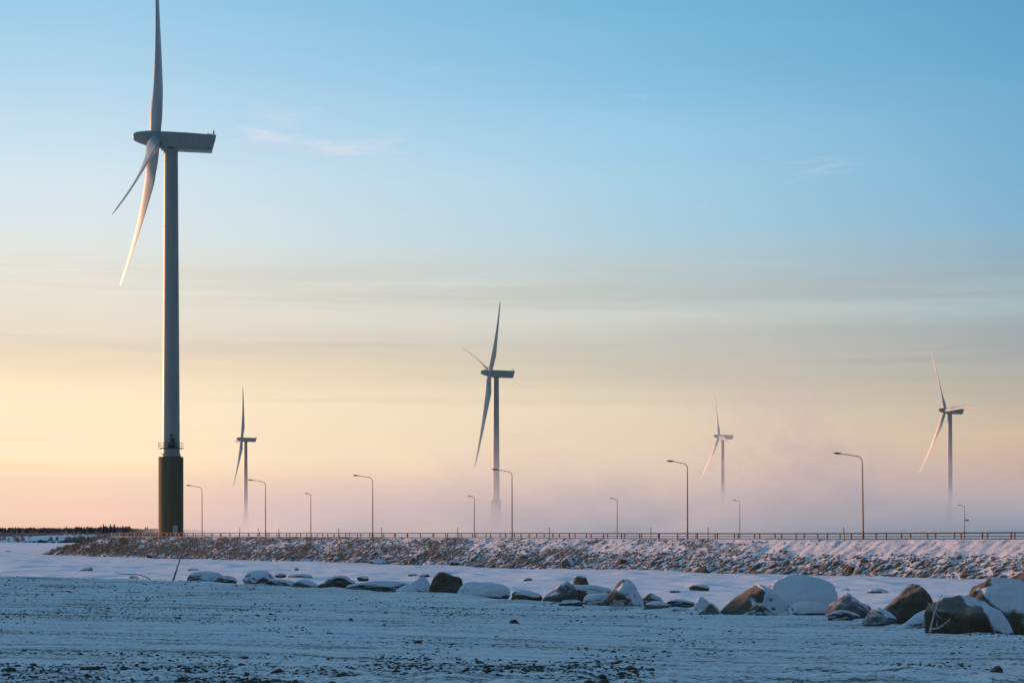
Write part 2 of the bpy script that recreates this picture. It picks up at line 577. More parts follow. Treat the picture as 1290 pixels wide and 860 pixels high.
def shore_z(x, y):
    e = yedge(x) + .9 * fbm(x / 2.3, y / 3.0, 17.0, 3)
    drop = sstep(0.2, 4.8, y - e)
    z = SH + .035 * fbm(x / 5, y / 7, 2.0, 3) + .018 * fbm(x / 1.6, y / .9, 4.0, 3)
    # wheel ruts and ploughed ridges, roughly parallel to the shore
    z = z + .08 * np.exp(-((y - e + 1.0) / .9) ** 2) * np.clip(.45 + fbm(x / 1.7, y / 2.0, 19.0, 3), 0, 1)
    q = y + .38 * x + .6 * fbm(x / 9, y / 9, 8.0, 2)
    for q0, wd, dp in TRACKS:
        d = q - q0 - .25 * fbm(x / 6, q0, 3.0, 2)
        z = z - dp * np.exp(-(d / wd) ** 2) + dp * .6 * np.exp(-((np.abs(d) - wd * 2.1) / (wd * .8)) ** 2)
    z = z + .034 * fbm(x / 9, q / .55, 6.0, 3)
    nearf = sstep(27, 21, y)
    z = z + nearf * .16 * np.abs(fbm(x / .8, y / 1.3, 12.0, 4)) + .012 * fbm(x / .35, y / .7, 14.0, 2)
    z = z + shade_berm(x, y)
    z = z - drop * (z + .6)
    return z


xs = np.concatenate([np.linspace(-110, -24, 60), np.linspace(-22, 14, 640), np.linspace(15, 90, 40)])
ys = np.concatenate([np.linspace(-40, 17, 12), np.geomspace(18, 80, 560), np.linspace(81, 125, 30)])
GX, GY = np.meshgrid(xs, ys, indexing='ij')
GZ = shore_z(GX, GY)
shore = link('shore_ground', mesh_np('shore_ground', np.stack([GX.ravel(), GY.ravel(), GZ.ravel()], 1), grid_faces(len(xs), len(ys)), True), M['shore'])
tag(shore, kind='structure')

# ------------------------------------------------------------------ stones and clods templates
def ico(sub):
    bm = bmesh.new(); bmesh.ops.create_icosphere(bm, subdivisions=sub, radius=1.0)
    v = np.array([p.co[:] for p in bm.verts]); f = np.array([[q.index for q in p.verts] for p in bm.faces]); bm.free()
    return v, f


ICO1, ICO1F = ico(1)
ICO2, ICO2F = ico(2)
ICO5, ICO5F = ico(5)
rng = np.random.RandomState(11)


def chip(base, amt=.3, flat=True):
    v = base.copy()
    for _ in range(5):
        n = rng.normal(size=3); n /= np.linalg.norm(n)
        d = rng.uniform(.45, .8)
        e = v @ n - d
        v -= np.where(e > 0, e, 0)[:, None] * n
    return v + rng.normal(size=v.shape) * amt * .25


def scatter(name, spots, templ, tf, mat, parent=None, kind='stuff', smooth=False):
    """spots rows: x,y,z,sx,sy,sz,rz,tilt -> ONE mesh of many small lumps"""
    spots = np.asarray(spots)
    n = len(spots); nv = templ[0].shape[0]
    V = np.empty((n, nv, 3)); F = np.empty((n, len(tf), 3), np.int64)
    for i, s in enumerate(spots):
        v = templ[i % len(templ)] * s[3:6]
        ct, st_ = math.cos(s[7]), math.sin(s[7])
        v = np.stack([v[:, 0] * ct - v[:, 2] * st_, v[:, 1], v[:, 0] * st_ + v[:, 2] * ct], 1)
        c, sn = math.cos(s[6]), math.sin(s[6])
        V[i, :, 0] = v[:, 0] * c - v[:, 1] * sn + s[0]
        V[i, :, 1] = v[:, 0] * sn + v[:, 1] * c + s[1]
        V[i, :, 2] = v[:, 2] + s[2]
        F[i] = tf + i * nv
    o = link(name, mesh_np(name, V.reshape(-1, 3), F.reshape(-1, 3), smooth), mat, parent)
    if kind: o['kind'] = kind
    return o


# gravel and frozen clods on the shore
templ = [chip(ICO1) for _ in range(12)]
NC = 90000
Y = 1 / rng.uniform(1 / 78, 1 / 19.5, NC)          # even spread down the slope of the view
Xc = rng.uniform(-1, 1, NC) * (Y * .285 + .5)
ok = Y < yedge(Xc) + .4
q = Y + .38 * Xc + .6 * fbm(Xc / 9, Y / 9, 8.0, 2)
dens = fbm(Xc / 7, q / 1.1, 6.0, 3) * .55 + fbm(Xc / 1.3, Y / 3.0, 21.0, 3) * .55 - .05
dens = dens - .04 * sstep(30, 22, Y) - .10 * sstep(0, 8, Xc)
for q0, wd, dp in TRACKS:
    dens = dens + .22 * np.exp(-((q - q0 - .25 * fbm(Xc / 6, q0 + Xc * 0, 3.0, 2)) / (wd * 1.3)) ** 2)
leftband = .25 * sstep(-2, -9, Xc) * sstep(30, 45, Y)
ok &= (dens + leftband) > rng.uniform(0, .62, NC)
Xc, Y = Xc[ok], Y[ok]
n = len(Xc)
sz = .006 + .020 * rng.uniform(0, 1, n) ** 3
big = rng.uniform(0, 1, n) < .012 + .015 * sstep(26, 21, Y)
sz[big] *= rng.uniform(1.5, 3.2, big.sum())
huge = (rng.uniform(0, 1, n) < .007) & (Y < 23.5) & (Xc > -2.6)
sz[huge] = rng.uniform(.035, .06, huge.sum())
sz = sz * (1 + .5 * sstep(35, 70, Y))
Zc = shore_z(Xc, Y)
sp = np.stack([Xc, Y, Zc + sz * .15, sz * rng.uniform(1, 2.4, n), sz * rng.uniform(.8, 1.4, n), sz * rng.uniform(.5, .9, n), rng.uniform(-.6, .3, n), rng.uniform(-.3, .3, n)], 1)
print('clods', len(sp))
clods = scatter('gravel', sp, templ, ICO1F, M['gravel'])
clods['label'] = 'dark gravel and frozen clods scattered over the blue shaded foreground snow'
clods['category'] = 'gravel'

# ------------------------------------------------------------------ boulders
def rock_shape(seed, w_, d_, h_, peak=0.0, blocky=.5, rough=.10, bury=.5, lift=0.0, sharp=0.0):
    """boulder: w wide, d deep, h high above the ground (z=0), reaches bury*h below it"""
    rg = np.random.RandomState(seed)
    v = ICO5.copy()
    v = np.sign(v) * np.abs(v) ** (.9 if not sharp else 1.0)
    for _ in range(int(4 + 10 * blocky)):
        nn = rg.normal(size=3); nn[2] = abs(nn[2]) * .6; nn /= np.linalg.norm(nn)
        dd = rg.uniform(.62, .9)
        e = v @ nn - dd
        e = np.where(e > 0, e - .02 * (1 - np.exp(-np.maximum(e, 0) / .02)), 0)
        v = v - e[:, None] * nn * (.75 + .25 * blocky)
    s = seed * 3.7
    nn = v / np.linalg.norm(v, axis=1)[:, None]
    v = v + nn * (rough * 1.5 * fbm(v[:, 0] * 1.3 + s, v[:, 1] * 1.3, v[:, 2] * 1.3 + s, 3) + rough * .35 * fbm(v[:, 0] * 5 + s, v[:, 1] * 5, v[:, 2] * 5, 3))[:, None]
    v[:, 2] -= v[:, 2].min(); v[:, 2] /= v[:, 2].max()
    t = v[:, 2]
    v[:, 2] = -bury * h_ + t * (h_ * (1 + bury))
    up = v[:, 2] > 0
    v[:, 0] += peak * (t - .5) * 1.6
    if sharp:                                 # draw the sides in towards a peak
        k = np.clip(v[:, 2] / h_, 0, 1)
        c = peak * .8
        v[:, 0] = c + (v[:, 0] - c) * (1 - sharp * k ** 1.15)
        v[:, 1] = v[:, 1] * (1 - .5 * sharp * k ** 1.15)
    x0, x1 = v[up, 0].min(), v[up, 0].max()
    v[:, 0] = ((v[:, 0] - x0) / (x1 - x0) - .5) * w_ * 1.09
    y0, y1 = v[up, 1].min(), v[up, 1].max()
    v[:, 1] = ((v[:, 1] - y0) / (y1 - y0) - .5) * d_
    v[:, 2] += lift
    return v


def vnormals(v, f):
    fn = np.cross(v[f[:, 1]] - v[f[:, 0]], v[f[:, 2]] - v[f[:, 0]])
    n = np.zeros_like(v)
    for k in range(3): np.add.at(n, f[:, k], fn)
    return n / np.maximum(np.linalg.norm(n, axis=1)[:, None], 1e-9)


def biggest(f, keep):
    """keep only the largest connected patch of the chosen faces"""
    lab = np.arange(f.max() + 1)
    ff = f[keep]
    if not len(ff): return keep
    while True:
        m = lab[ff].min(1)
        new = lab.copy()
        for k in range(3): np.minimum.at(new, ff[:, k], m)
        if (new == lab).all(): break
        lab = new
    vals, cnt = np.unique(lab[ff[:, 0]], return_counts=True)
    return keep & (lab[f[:, 0]] == vals[cnt.argmax()])


def boulder(name, label, px0, px1, top, base, z, mat, snow, seed, peak=0.0, depth=.8, bias=(.25, 0.0), blocky=.5, dy=0.0, cat='boulder', group=None, thr=.45, rough=.10, bury=.5):
    cx, Yb = ground_at((px0 + px1) / 2, base, z)
    Yb += dy
    w_ = (px1 - px0) / FPX * Yb
    cx = ((px0 + px1) / 2 - 645) / FPX * Yb
    h_ = max(.05, (EYE - (top - HOR) / FPX * Yb) - z)
    snow *= .42
    h_ = max(.05, h_ - snow * .8)
    d_ = max(w_ * depth, h_ * .6)
    yc = Yb + d_ * .42
    k = yc / Yb
    cx *= k ** .5
    sharp = .66 if any(q_ in label for q_ in ('peaked', 'with a peak', 'white cone', 'triangular', 'pointed stone')) else (.45 if 'pointed rock' in label or 'leaning up' in label else 0)
    v = rock_shape(seed, w_, d_, h_, peak * 1.0, blocky, rough, bury, 0.0, sharp)
    wz = bias[2] if len(bias) > 2 else 1.0
    root = empty(name, (cx, yc, z))
    tag(root, label, cat, group)
    me = mesh_np('stone_mesh', v, ICO5F, True)
    nn = vnormals(v, ICO5F)
    s = seed * 1.7
    link('rock', me, M[mat], root)
    if snow > 0:
        cov = wz * nn[:, 2] + bias[0] * nn[:, 0] + bias[1] * -nn[:, 1] + .13 * fbm(v[:, 0] * 3.0 / max(w_, .2) + s, v[:, 1] * 3.0 / max(w_, .2), v[:, 2] * 3 / max(w_, .2), 4)
        c = sstep(thr, thr + .34, cov)
        da = me.attributes.new('dusting', 'FLOAT', 'POINT')
        da.data.foreach_set('value', sstep(thr - .16, thr + .26, cov).astype(np.float32))
        th = snow * c * (1 + .3 * fbm(v[:, 0] * 4 + s, v[:, 1] * 4, s, 2)) - .012 * (1 - c)
        vs = v + nn * (th * .55)[:, None]; vs[:, 2] += th * .45 * np.clip(nn[:, 2] + .3, 0, 1)
        # smooth the snow layer so it reads softer than the stone
        E = np.concatenate([ICO5F[:, [0, 1]], ICO5F[:, [1, 2]], ICO5F[:, [2, 0]]])
        E = np.concatenate([E, E[:, ::-1]])
        for _ in range(4):
            acc = np.zeros_like(vs); cnt = np.zeros(len(vs))
            np.add.at(acc, E[:, 0], vs[E[:, 1]]); np.add.at(cnt, E[:, 0], 1)
            vs = vs + (acc / cnt[:, None] - vs) * (.5 * c)[:, None]
        keep = biggest(ICO5F, c[ICO5F].max(1) > 0.0)
        F = ICO5F[keep]
        used = np.unique(F); mp = -np.ones(len(vs), int); mp[used] = np.arange(len(used))
        link('snow_cap', mesh_np('snow_mesh', vs[used], mp[F], True), M['cap'], root)
    return root


P_ = SH
G1 = 'boulders along the edge of the near shore'
G2 = 'stones lying on the frozen sea'
B = [
 # name,label, x0,x1,top,base, z, mat, snow, seed, peak, depth, bias, blocky, dy
 ('snow covered two humped boulder at the left end of the row', 236, 280, 719.5, 732, 'grey', .16, 1, .1, .7, (.3, 0), .3, 1.0),
 ('low snowy stone with a warm lit left face beside the orange stone', 249, 274, 725, 732.5, 'grey', .10, 2, 0, .7, (.3, 0), .3, 0),
 ('small brown stone glowing orange at the left end of the row', 268, 297, 724.5, 733.5, 'brown', .04, 3, 0, .7, (.6, 0), .6, 0),
 ('domed boulder with a thin dark crest and snow on its face', 306, 343, 718.5, 735.5, 'grey', .14, 4, 0, .8, (.2, .3), .2, 1),
 ('small warm lit stone behind the low dark ridge', 346, 360, 722, 729, 'brown', .04, 5, 0, .7, (.3, 0), .5, 4),
 ('low dark ridge of stone sloping down to the right', 336, 371, 729, 738.5, 'dark', .05, 6, -.2, .6, (.3, .1), .4, 0),
 ('low grey stone just left of the round brown one', 369, 400, 730, 740, 'grey', .05, 7, .25, .6, (.2, 0), .4, 0),
 ('round brown boulder with snow on top and a dark left face', 405, 450, 724.5, 741.5, 'brown', .08, 8, .05, .8, (.4, 0), .5, 0),
 ('small pink lit stone at the foot of the round brown boulder', 400, 411, 734, 741, 'brown', .02, 9, 0, .8, (.3, 0), .4, 0),
 ('long flat dark slab with snow lying over its right half', 436, 514, 731.5, 744.5, 'dark', .09, 10, .1, .4, (.35, 0), .6, 0),
 ('white snow mound with a peak left of the upright boulder', 511, 543, 725.5, 745, 'grey', .22, 11, .2, .8, (.3, .9), .3, .3),
 ('snow covered low stone in front of the white mound', 500, 538, 737, 746.5, 'grey', .12, 12, 0, .6, (.2, .8), .3, -.6),
 ('upright brown boulder with a bare broad face, tallest of the middle row', 539, 582, 719.5, 750.5, 'brown', .03, 13, .12, .8, (-.3, 0, .6), .7, 0),
 ('long drift of snow over a slab right of the upright boulder', 578, 640, 733.5, 753, 'grey', .22, 14, -.1, .6, (.2, .9), .2, .4),
 ('low mossy brown stone left of the leaning grey rock', 644, 682, 743, 755.5, 'brown', .06, 15, -.05, .6, (.2, .1), .4, 0),
 ('grey rock leaning up to the right below the knob shaped stone', 685, 728, 731, 757, 'grey', .07, 16, .3, .6, (-.1, .2), .5, .3),
 ('knob shaped stone standing highest above the leaning rock', 722, 741, 724.5, 741, 'brown', .04, 17, .1, .8, (-.2, .1), .3, 1.2),
 ('long boulder with a brown underside and snow along its back', 705, 770, 737, 755.5, 'brown', .14, 18, .1, .6, (.3, .1), .3, .6),
 ('thin dark slab lying in front of the long boulder', 705, 734, 755, 762, 'dark', .02, 19, 0, .5, (.2, 0), .6, -.5),
 ('soft snow mound in front of the long boulder', 735, 774, 747, 760.5, 'grey', .16, 20, 0, .6, (0, .8), .2, -.3),
 ('tall peaked boulder cloaked in snow with a dark hollow at its foot', 757, 810, 727, 763, 'brown', .13, 21, .12, .8, (.5, .3, .9), .5, 0),
 ('brown hump of stone right of the peaked boulder', 806, 834, 746.5, 759, 'brown', .04, 22, .05, .6, (.4, 0), .4, .6),
 ('low stone half buried in front of the brown hump', 812, 842, 757, 767, 'grey', .06, 23, 0, .6, (.2, .1), .4, 0),
 ('thin flat slab reaching right from the brown hump', 838, 876, 754.5, 762.5, 'dark', .04, 24, -.15, .5, (.2, .1), .5, .4),
 ('flat snow covered slab in front of the thin slab', 838, 869, 764, 772, 'grey', .07, 25, -.1, .6, (.2, .4), .4, 0),
 ('small white cone of snow left of the big peaked boulder', 872, 897, 750.5, 770, 'grey', .10, 26, .05, .8, (0, 1.0), .3, .4),
 ('small grey pointed stone in front of the white snow cone', 881, 907, 758.5, 774, 'grey', .05, 27, .1, .8, (.4, 0), .4, 0),
 ('large peaked boulder with a brown left face and smooth snow on the right', 912, 995, 735, 775, 'brown', .09, 28, .08, .8, (1.2, .45, .95), .5, .3),
 ('small near black stone with a snow rim in front of the large peaked boulder', 936, 979, 759, 776, 'dark', .02, 29, .0, .6, (.1, 0), .5, -.4),
 ('large oval boulder wholly under snow, dark only along its lower left', 972, 1054, 723.5, 765, 'brown', .12, 30, -.02, .7, (.6, 1.0), .25, 1.5),
 ('low snow covered stone below the large oval boulder', 988, 1046, 757.5, 774.5, 'grey', .12, 31, 0, .6, (.1, .9), .2, 0),
 ('grey green pointed rock dusted with frost right of the oval boulder', 1041, 1101, 746.5, 779, 'grey', .05, 32, .02, .7, (.1, 0), .4, .3),
 ('rounded grey stone leaning on the front of the frosted rock', 1057, 1101, 758, 777, 'grey', .03, 33, .1, .6, (.0, 0), .3, -.3),
 ('flat dark slab at the foot of the frosted rock', 1045, 1084, 768.5, 780, 'dark', .05, 34, .0, .6, (.1, 0), .4, -.5),
 ('small flat topped grey block between the frosted rock and the lit brown boulder', 1089, 1129, 765, 786.5, 'grey', .05, 35, .15, .8, (.1, .1), .8, 0),
 ('brown boulder with its crest lit orange by the low sun', 1115, 1184, 735, 787, 'brown', .03, 36, -.03, .7, (.3, 0, .45), .5, 1.0),
 ('triangular snowy stone in front of the sun lit brown boulder', 1134, 1186, 767, 792.5, 'grey', .07, 37, .3, .7, (.0, .3), .5, 0),
 ('biggest boulder of the row, bare brown face on the left and snow on the right', 1172, 1273, 748.5, 800, 'brown', .08, 38, -.22, .7, (1.4, .15, .45), .5, .2),
 ('snowy boulder with a frosted left crest behind the biggest one', 1212, 1304, 724.5, 796, 'brown', .12, 39, -.1, .6, (.7, .45, .95), .4, 1.8),
 ('boulder glowing orange at the far right edge of the photograph', 1260, 1330, 720.5, 790, 'brown', .05, 40, -.1, .7, (.7, .1, .6), .5, 3.4),
]
for L_, x0, x1, tp, bs, mt, sn, sd_, pk, dp, bi, bl, dy in B:
    boulder('boulder', L_, x0, x1, tp, bs, P_, mt, sn, sd_ + 100, pk, dp, bi, bl, dy, 'boulder', G1, thr=.60, bury=.6, rough=.14)

B2 = [
 ('small brown stone half buried at the lower right of the foreground', 1249, 1263, 838, 846.5, P_, 'brown', .0, 60),
 ('small dark stone alone on the snow below the long snow drift', 641, 655, 780, 786, P_, 'dark', .0, 61),
]
for L_, x0, x1, tp, bs, z_, mt, sn, sd_ in B2:
    boulder('stone', L_, x0, x1, tp, bs, z_, mt, sn, sd_, 0, .8, (0, 0), .4, 0, 'stone', None)
B3 = [
 ('dark low stone on the sea ice, largest near the left edge', 99, 116, 714, 718.5, 'dark', .10, 70),
 ('small dark stone on the sea ice close to the left edge', 45, 54, 712.5, 715, 'dark', .05, 71),
 ('faint snowy hump on the ice in front of the embankment end', 5, 14, 693, 695.5, 'grey', .1, 72),
 ('brown flat stone alone on the ice behind the thin slabs', 869, 893, 735.5, 743, 'brown', .10, 73),
 ('thin sliver of stone just left of the flat brown stone on the ice', 844, 858, 743, 746, 'dark', .05, 74),
 ('small dark stone on the ice beyond the leaning grey rock', 660, 671, 727.5, 731.5, 'dark', .06, 75),
 ('ledge of stone showing through the ice left of the sun lit brown boulder', 1094, 1120, 741, 748.5, 'brown', .08, 76),
 ('flat stone on the ice right of the round brown boulder', 450, 464, 725, 730, 'dark', .05, 77),
 ('thin dark stone on the ice behind the white mound', 514, 527, 722, 725, 'dark', .05, 78),
 ('second thin dark stone on the ice left of the upright boulder', 528, 541, 722.5, 726, 'dark', .05, 79),
 ('small stone on the ice right of the upright boulder', 610, 622, 733, 736.5, 'dark', .06, 80),
 ('tiny round stone on the ice beneath the riprap right of the domed boulder', 371, 376, 715, 717.5, 'dark', .03, 81),
 ('flat stone in the snow beside the dry branch on the left', 161, 174, 725, 729, 'dark', .08, 82),
 ('snowy stone on the ice behind the two humped boulder', 236, 250, 715.5, 719, 'grey', .10, 83),
 ('lit snow hump on the ice between the small stones left of the round boulder', 362, 392, 722.5, 728.5, 'grey', .22, 84),
 ('stone poking from the ice far right of the oval boulder', 1058, 1071, 741, 744, 'dark', .05, 85),
]
for L_, x0, x1, tp, bs, mt, sn, sd_ in B3:
    boulder('stone', L_, x0, x1, tp, bs, 0.0, mt, sn, sd_, 0, .7, (.2, 0), .4, 0, 'stone', G2, thr=.5)

# ------------------------------------------------------------------ embankment with road
RD = Vector((.568, -.823, 0)).normalized()        # along the road, to the right and nearer
RN = Vector((-.823, -.568, 0)).normalized()       # across the road, towards the camera side
A0 = Vector((-8.6, 294, 0))                       # a point of the near shoulder
ROADZ = EYE - .88
TEND = -134.0                                      # where the embankment ends on the left


def road_rise(t): return .30 * sstep(70, 160, t)


def bank_pt(t, u):
    """t along, u across (positive = down towards the camera side, negative = over the road)"""
    t = np.asarray(t, float); u = np.asarray(u, float)
    # rounded end: fold the profile round the end point
    ext = np.maximum(0, TEND - t)
    px = A0.x + RD.x * t + RN.x * u
    py = A0.y + RD.y * t + RN.y * u
    top = ROADZ + road_rise(t)
    uu = np.where(u > 0, u, np.where(u < -24, -24 - u, 0))
    rr = np.sqrt(uu ** 2 + (ext * .22) ** 2)
    z = top - np.clip(rr / 8.6, 0, 1.25) * (top + .15)
    k = sstep(0, 1.0, rr) 
    z = z + k * (.36 * fbm(t / 1.9, u / 4.2, 41.0, 4) + .16 * fbm(t / .7, u / 1.8, 43.0, 3)) * sstep(11.5, 7.5, rr)
    z = z + .03 * fbm(t / 3, u / 3, 45.0, 2) * (1 - k)
    return px, py, z


ts = np.concatenate([np.linspace(-195, -60, 350), np.linspace(-59.6, 130, 700), np.linspace(131, 400, 120)])
us = np.concatenate([np.linspace(-36, -24, 14), np.linspace(-23, -1, 14), np.linspace(-.7, 11, 66)])
GT, GU = np.meshgrid(ts, us, indexing='ij')
bx_, by_, bz_ = bank_pt(GT, GU)
bank = link('embankment', mesh_np('embankment', np.stack([bx_.ravel(), by_.ravel(), bz_.ravel()], 1), grid_faces(len(ts), len(us))[:, ::-1], True), M['bank'])
tag(bank, kind='structure')
tr = np.linspace(-126, 400, 200); ur = np.array([-1.6, -5.0, -9.4])
GT, GU = np.meshgrid(tr, ur, indexing='ij')
rx, ry, rz_ = bank_pt(GT, GU)
road = link('road', mesh_np('road', np.stack([rx.ravel(), ry.ravel(), (ROADZ + road_rise(GT) + .045).ravel()], 1), grid_faces(len(tr), 3)[:, ::-1], True), M['asphalt'])
tag(road, kind='structure')

# riprap: the largest stones as parts of the embankment, the rest as one mass
rg = np.random.RandomState(5)
NS = 22000
t_ = rg.uniform(-160, 175, NS)
u_ = rg.uniform(.3, 10.2, NS)
dn = .32 + .70 * sstep(2.2, 5.2, u_) + .5 * fbm(t_ / 7, u_ / 2.5, 51.0, 3)
dn = dn - .36 * sstep(40, 95, t_) * sstep(4.6, 2.4, u_)
dn = dn + .28 * sstep(45, 5, t_)
okk = dn > rg.uniform(.05, 1.0, NS)
t_, u_ = t_[okk], u_[okk]
okk = (t_ > TEND - 22) 
t_, u_ = t_[okk], u_[okk]
n = len(t_)
size = .10 + .17 * rg.uniform(0, 1, n) ** 2.2 + .26 * (rg.uniform(0, 1, n) > .955) * rg.uniform(.3, 1, n) * sstep(2, 6, u_)
size *= .75 + .35 * sstep(2, 8, u_)
sx3, sy3, sz3 = size * rg.uniform(1.0, 2.1, n), size * rg.uniform(.7, 1.3, n), size * rg.uniform(.45, .95, n)
bx_, by_, bz_ = bank_pt(t_, u_)
dist = np.hypot(bx_, by_)
inview = np.abs(bx_ / by_) < .272
app = size / dist * inview
order = np.argsort(-app)
templ2 = [chip(ICO2, .15) for _ in range(9)]
tm = [mesh_np('stone_piece', tv, ICO2F) for tv in templ2]
for me in tm: me.materials.append(M['riprap'])
rot0 = math.atan2(RD.y, RD.x)
rzz = math.atan2(-RN.y, -RN.x) + rg.normal(0, .45, n); tilt = rg.normal(.42, .25, n)
for j, i in enumerate(order[:300]):
    o = bpy.data.objects.new('stone', tm[j % 9])
    S.collection.objects.link(o); o.parent = bank
    o.location = (bx_[i], by_[i], bz_[i] + sz3[i] * .2)
    k = 1.25
    o.scale = (sx3[i] * k, sy3[i] * k, sz3[i] * k)
    o.rotation_euler = (0, -tilt[i], rzz[i])
rest = order[300:]
sp = np.stack([bx_[rest], by_[rest], bz_[rest] + sz3[rest] * .25, sx3[rest], sy3[rest], sz3[rest], rzz[rest], tilt[rest]], 1)
templ3 = [chip(ICO1, .3) for _ in range(14)]
print('riprap', len(sp))
scatter('riprap', sp, templ3, ICO1F, M['riprap'], bank)

# a few stones that stand out in the riprap
def bank_stone(label, px, py, wpx, hpx, mat, sn, seed, peak=0.0):
    # find the slope point under the pixel
    best = None
    for t in np.linspace(-140, 170, 900):
        u = np.linspace(1, 10.5, 40)
        x, y, z = bank_pt(np.full(40, t), u)
        e = (x / y * FPX + 645 - px) ** 2 + (HOR + (EYE - z) / y * FPX - py) ** 2
        k = int(e.argmin())
        if best is None or e[k] < best[0]: best = (e[k], x[k], y[k], z[k])
    _, x, y, z = best
    w_, h_ = wpx / FPX * y, hpx / FPX * y
    root = empty('boulder', (x, y, z - .1)); tag(root, label, 'boulder', 'larger stones at the foot of the embankment')
    v = rock_shape(seed, w_, w_ * .8, h_ + .1, peak, .7, .08)
    link('rock', mesh_np('stone_mesh', v, ICO5F, True), M[mat], root)
    if sn:
        nn = vnormals(v, ICO5F); c = sstep(.45, .8, nn[:, 2] + .8 * nn[:, 0] * .5)
        vs = v + nn * (sn * c - .01)[:, None]
        keep = biggest(ICO5F, c[ICO5F].max(1) > 0); F = ICO5F[keep]
        used = np.unique(F); mp = -np.ones(len(vs), int); mp[used] = np.arange(len(used))
        link('snow_cap', mesh_np('snow_mesh', vs[used], mp[F], True), M['cap'], root)


bank_stone('orange lit stone with a snowy right side at the foot of the riprap', 889, 720, 15, 9.5, 'brown', .12, 201)
bank_stone('pink lit upright stone at the foot of the riprap above the frosted rock', 1071, 722, 14, 12, 'brown', .1, 212)
bank_stone('rounded snowy stone at the foot of the riprap above the long boulder', 714, 713, 15, 12, 'grey', .15, 203)
bank_stone('brown stone at the foot of the riprap above the brown hump', 784, 709, 13, 9, 'brown', .06, 204)
bank_stone('dark flat stone under the riprap above the long flat slab', 385, 708, 22, 5, 'dark', .06, 205)
bank_stone('dark flat stone under the riprap left of the upright boulder', 476, 711, 26, 7, 'dark', .06, 206)
bank_stone('dark block at the foot of the riprap above the snow drift', 573, 713, 12, 7, 'dark', .06, 207)
bank_stone('dark stone under the riprap on the left below the turbine pedestal', 190, 702, 10, 5, 'dark', .05, 208)

# dry grass tufts on the slope
rg = np.random.RandomState(9)
NG = 16000
t_ = rg.uniform(-160, 90, NG); u_ = rg.uniform(.4, 7.5, NG)
dn = fbm(t_ / 6, u_ / 2, 61.0, 3) + .12 + .35 * sstep(-20, -110, t_) - .4 * sstep(20, 80, t_)
okk = (dn > rg.uniform(.0, .5, NG)) & (t_ > TEND - 24)
t_, u_ = t_[okk], u_[okk]
bx_, by_, bz_ = bank_pt(t_, u_)
V = []; F = []
for x, y, z in zip(bx_, by_, bz_):
    for k in range(5):
        a = rg.uniform(0, 6.28); l = rg.uniform(.2, .55); w2 = .03
        dx, dy = math.cos(a), math.sin(a); ln = rg.uniform(.1, .3)
        ox, oy = rg.normal(0, .08, 2)
        b = len(V)
        V += [(x + ox - dy * w2, y + oy + dx * w2, z - .03), (x + ox + dy * w2, y + oy - dx * w2, z - .03), (x + ox + dx * ln, y + oy + dy * ln, z + l)]
        F.append((b, b + 1, b + 2))
gr = link('dry_grass', mesh_np('dry_grass', V, F), M['grass'])
tag(gr, 'tufts of dry yellow grass on the snowy embankment slope', 'grass', kind='stuff')

# ------------------------------------------------------------------ guard rails
def rail(name, label, u0, t0, t1, beams, hh=.75):
    o0 = A0 + RN * u0
    root = empty(name, (o0.x + RD.x * t0, o0.y + RD.y * t0, ROADZ)); tag(root, label, 'guard rail')
    rl = root.location.copy()
    pm = MB(); pm.box((0, 0, hh / 2 - .15), (.13, .16, hh + .3))
    pmesh = pm.mesh('rail_post', bevel=.008); pmesh.materials.append(M['steel'])
    ts_ = np.arange(t0 + 1, t1, 4.0)
    for t in ts_:
        p = o0 + RD * t
        o = bpy.data.objects.new('post', pmesh); S.collection.objects.link(o); o.parent = root
        o.location = (p.x - rl.x, p.y - rl.y, road_rise(t)); o.rotation_euler = (0, 0, rot0)
    for (z0, z1, nm) in beams:
        m = MB()
        tt = list(np.arange(t0, t1 + .1, 8.0))
        off = RN * .09
        for a, b in zip(tt[:-1], tt[1:]):
            pa = o0 + RD * a + off; pb = o0 + RD * b + off
            za, zb = road_rise(a) + ROADZ, road_rise(b) + ROADZ
            hz_ = (z1 - z0)
            # folded profile: three bends, so it catches the light like a beam
            prof = [(0, z0), (.05, z0 + hz_ * .25), (0, z0 + hz_ * .5), (.05, z0 + hz_ * .75), (0, z1), (-.02, z1), (.02, z0 + hz_ * .5), (-.02, z0)]
            V = []
            for P0, zz0 in ((pa, za), (pb, zb)):
                for q_, h_ in prof:
                    V.append((P0.x + RN.x * q_ - rl.x, P0.y + RN.y * q_ - rl.y, zz0 + h_ - ROADZ))
            k = len(prof)
            m.add(V, [(i, (i + 1) % k, k + (i + 1) % k, k + i) for i in range(k)] + [tuple(range(k - 1, -1, -1)), tuple(range(k, 2 * k))])
        o = link(nm, m.mesh(nm), M['steel'], root)
    return root


rail('guard_rail', 'near steel guard rail along the top edge of the embankment', -.3, TEND - 2, 176, [(.62, .78, 'upper_beam'), (.30, .38, 'lower_beam'), (-.03, .07, 'bottom_strip')], .80)  # lowest beam is an added strip for the dark line under the rail
rail('guard_rail', 'far steel guard rail behind the near one, at the lamp side of the road', -10.2, TEND + 6, 196, [(.66, .76, 'upper_beam')], .76)

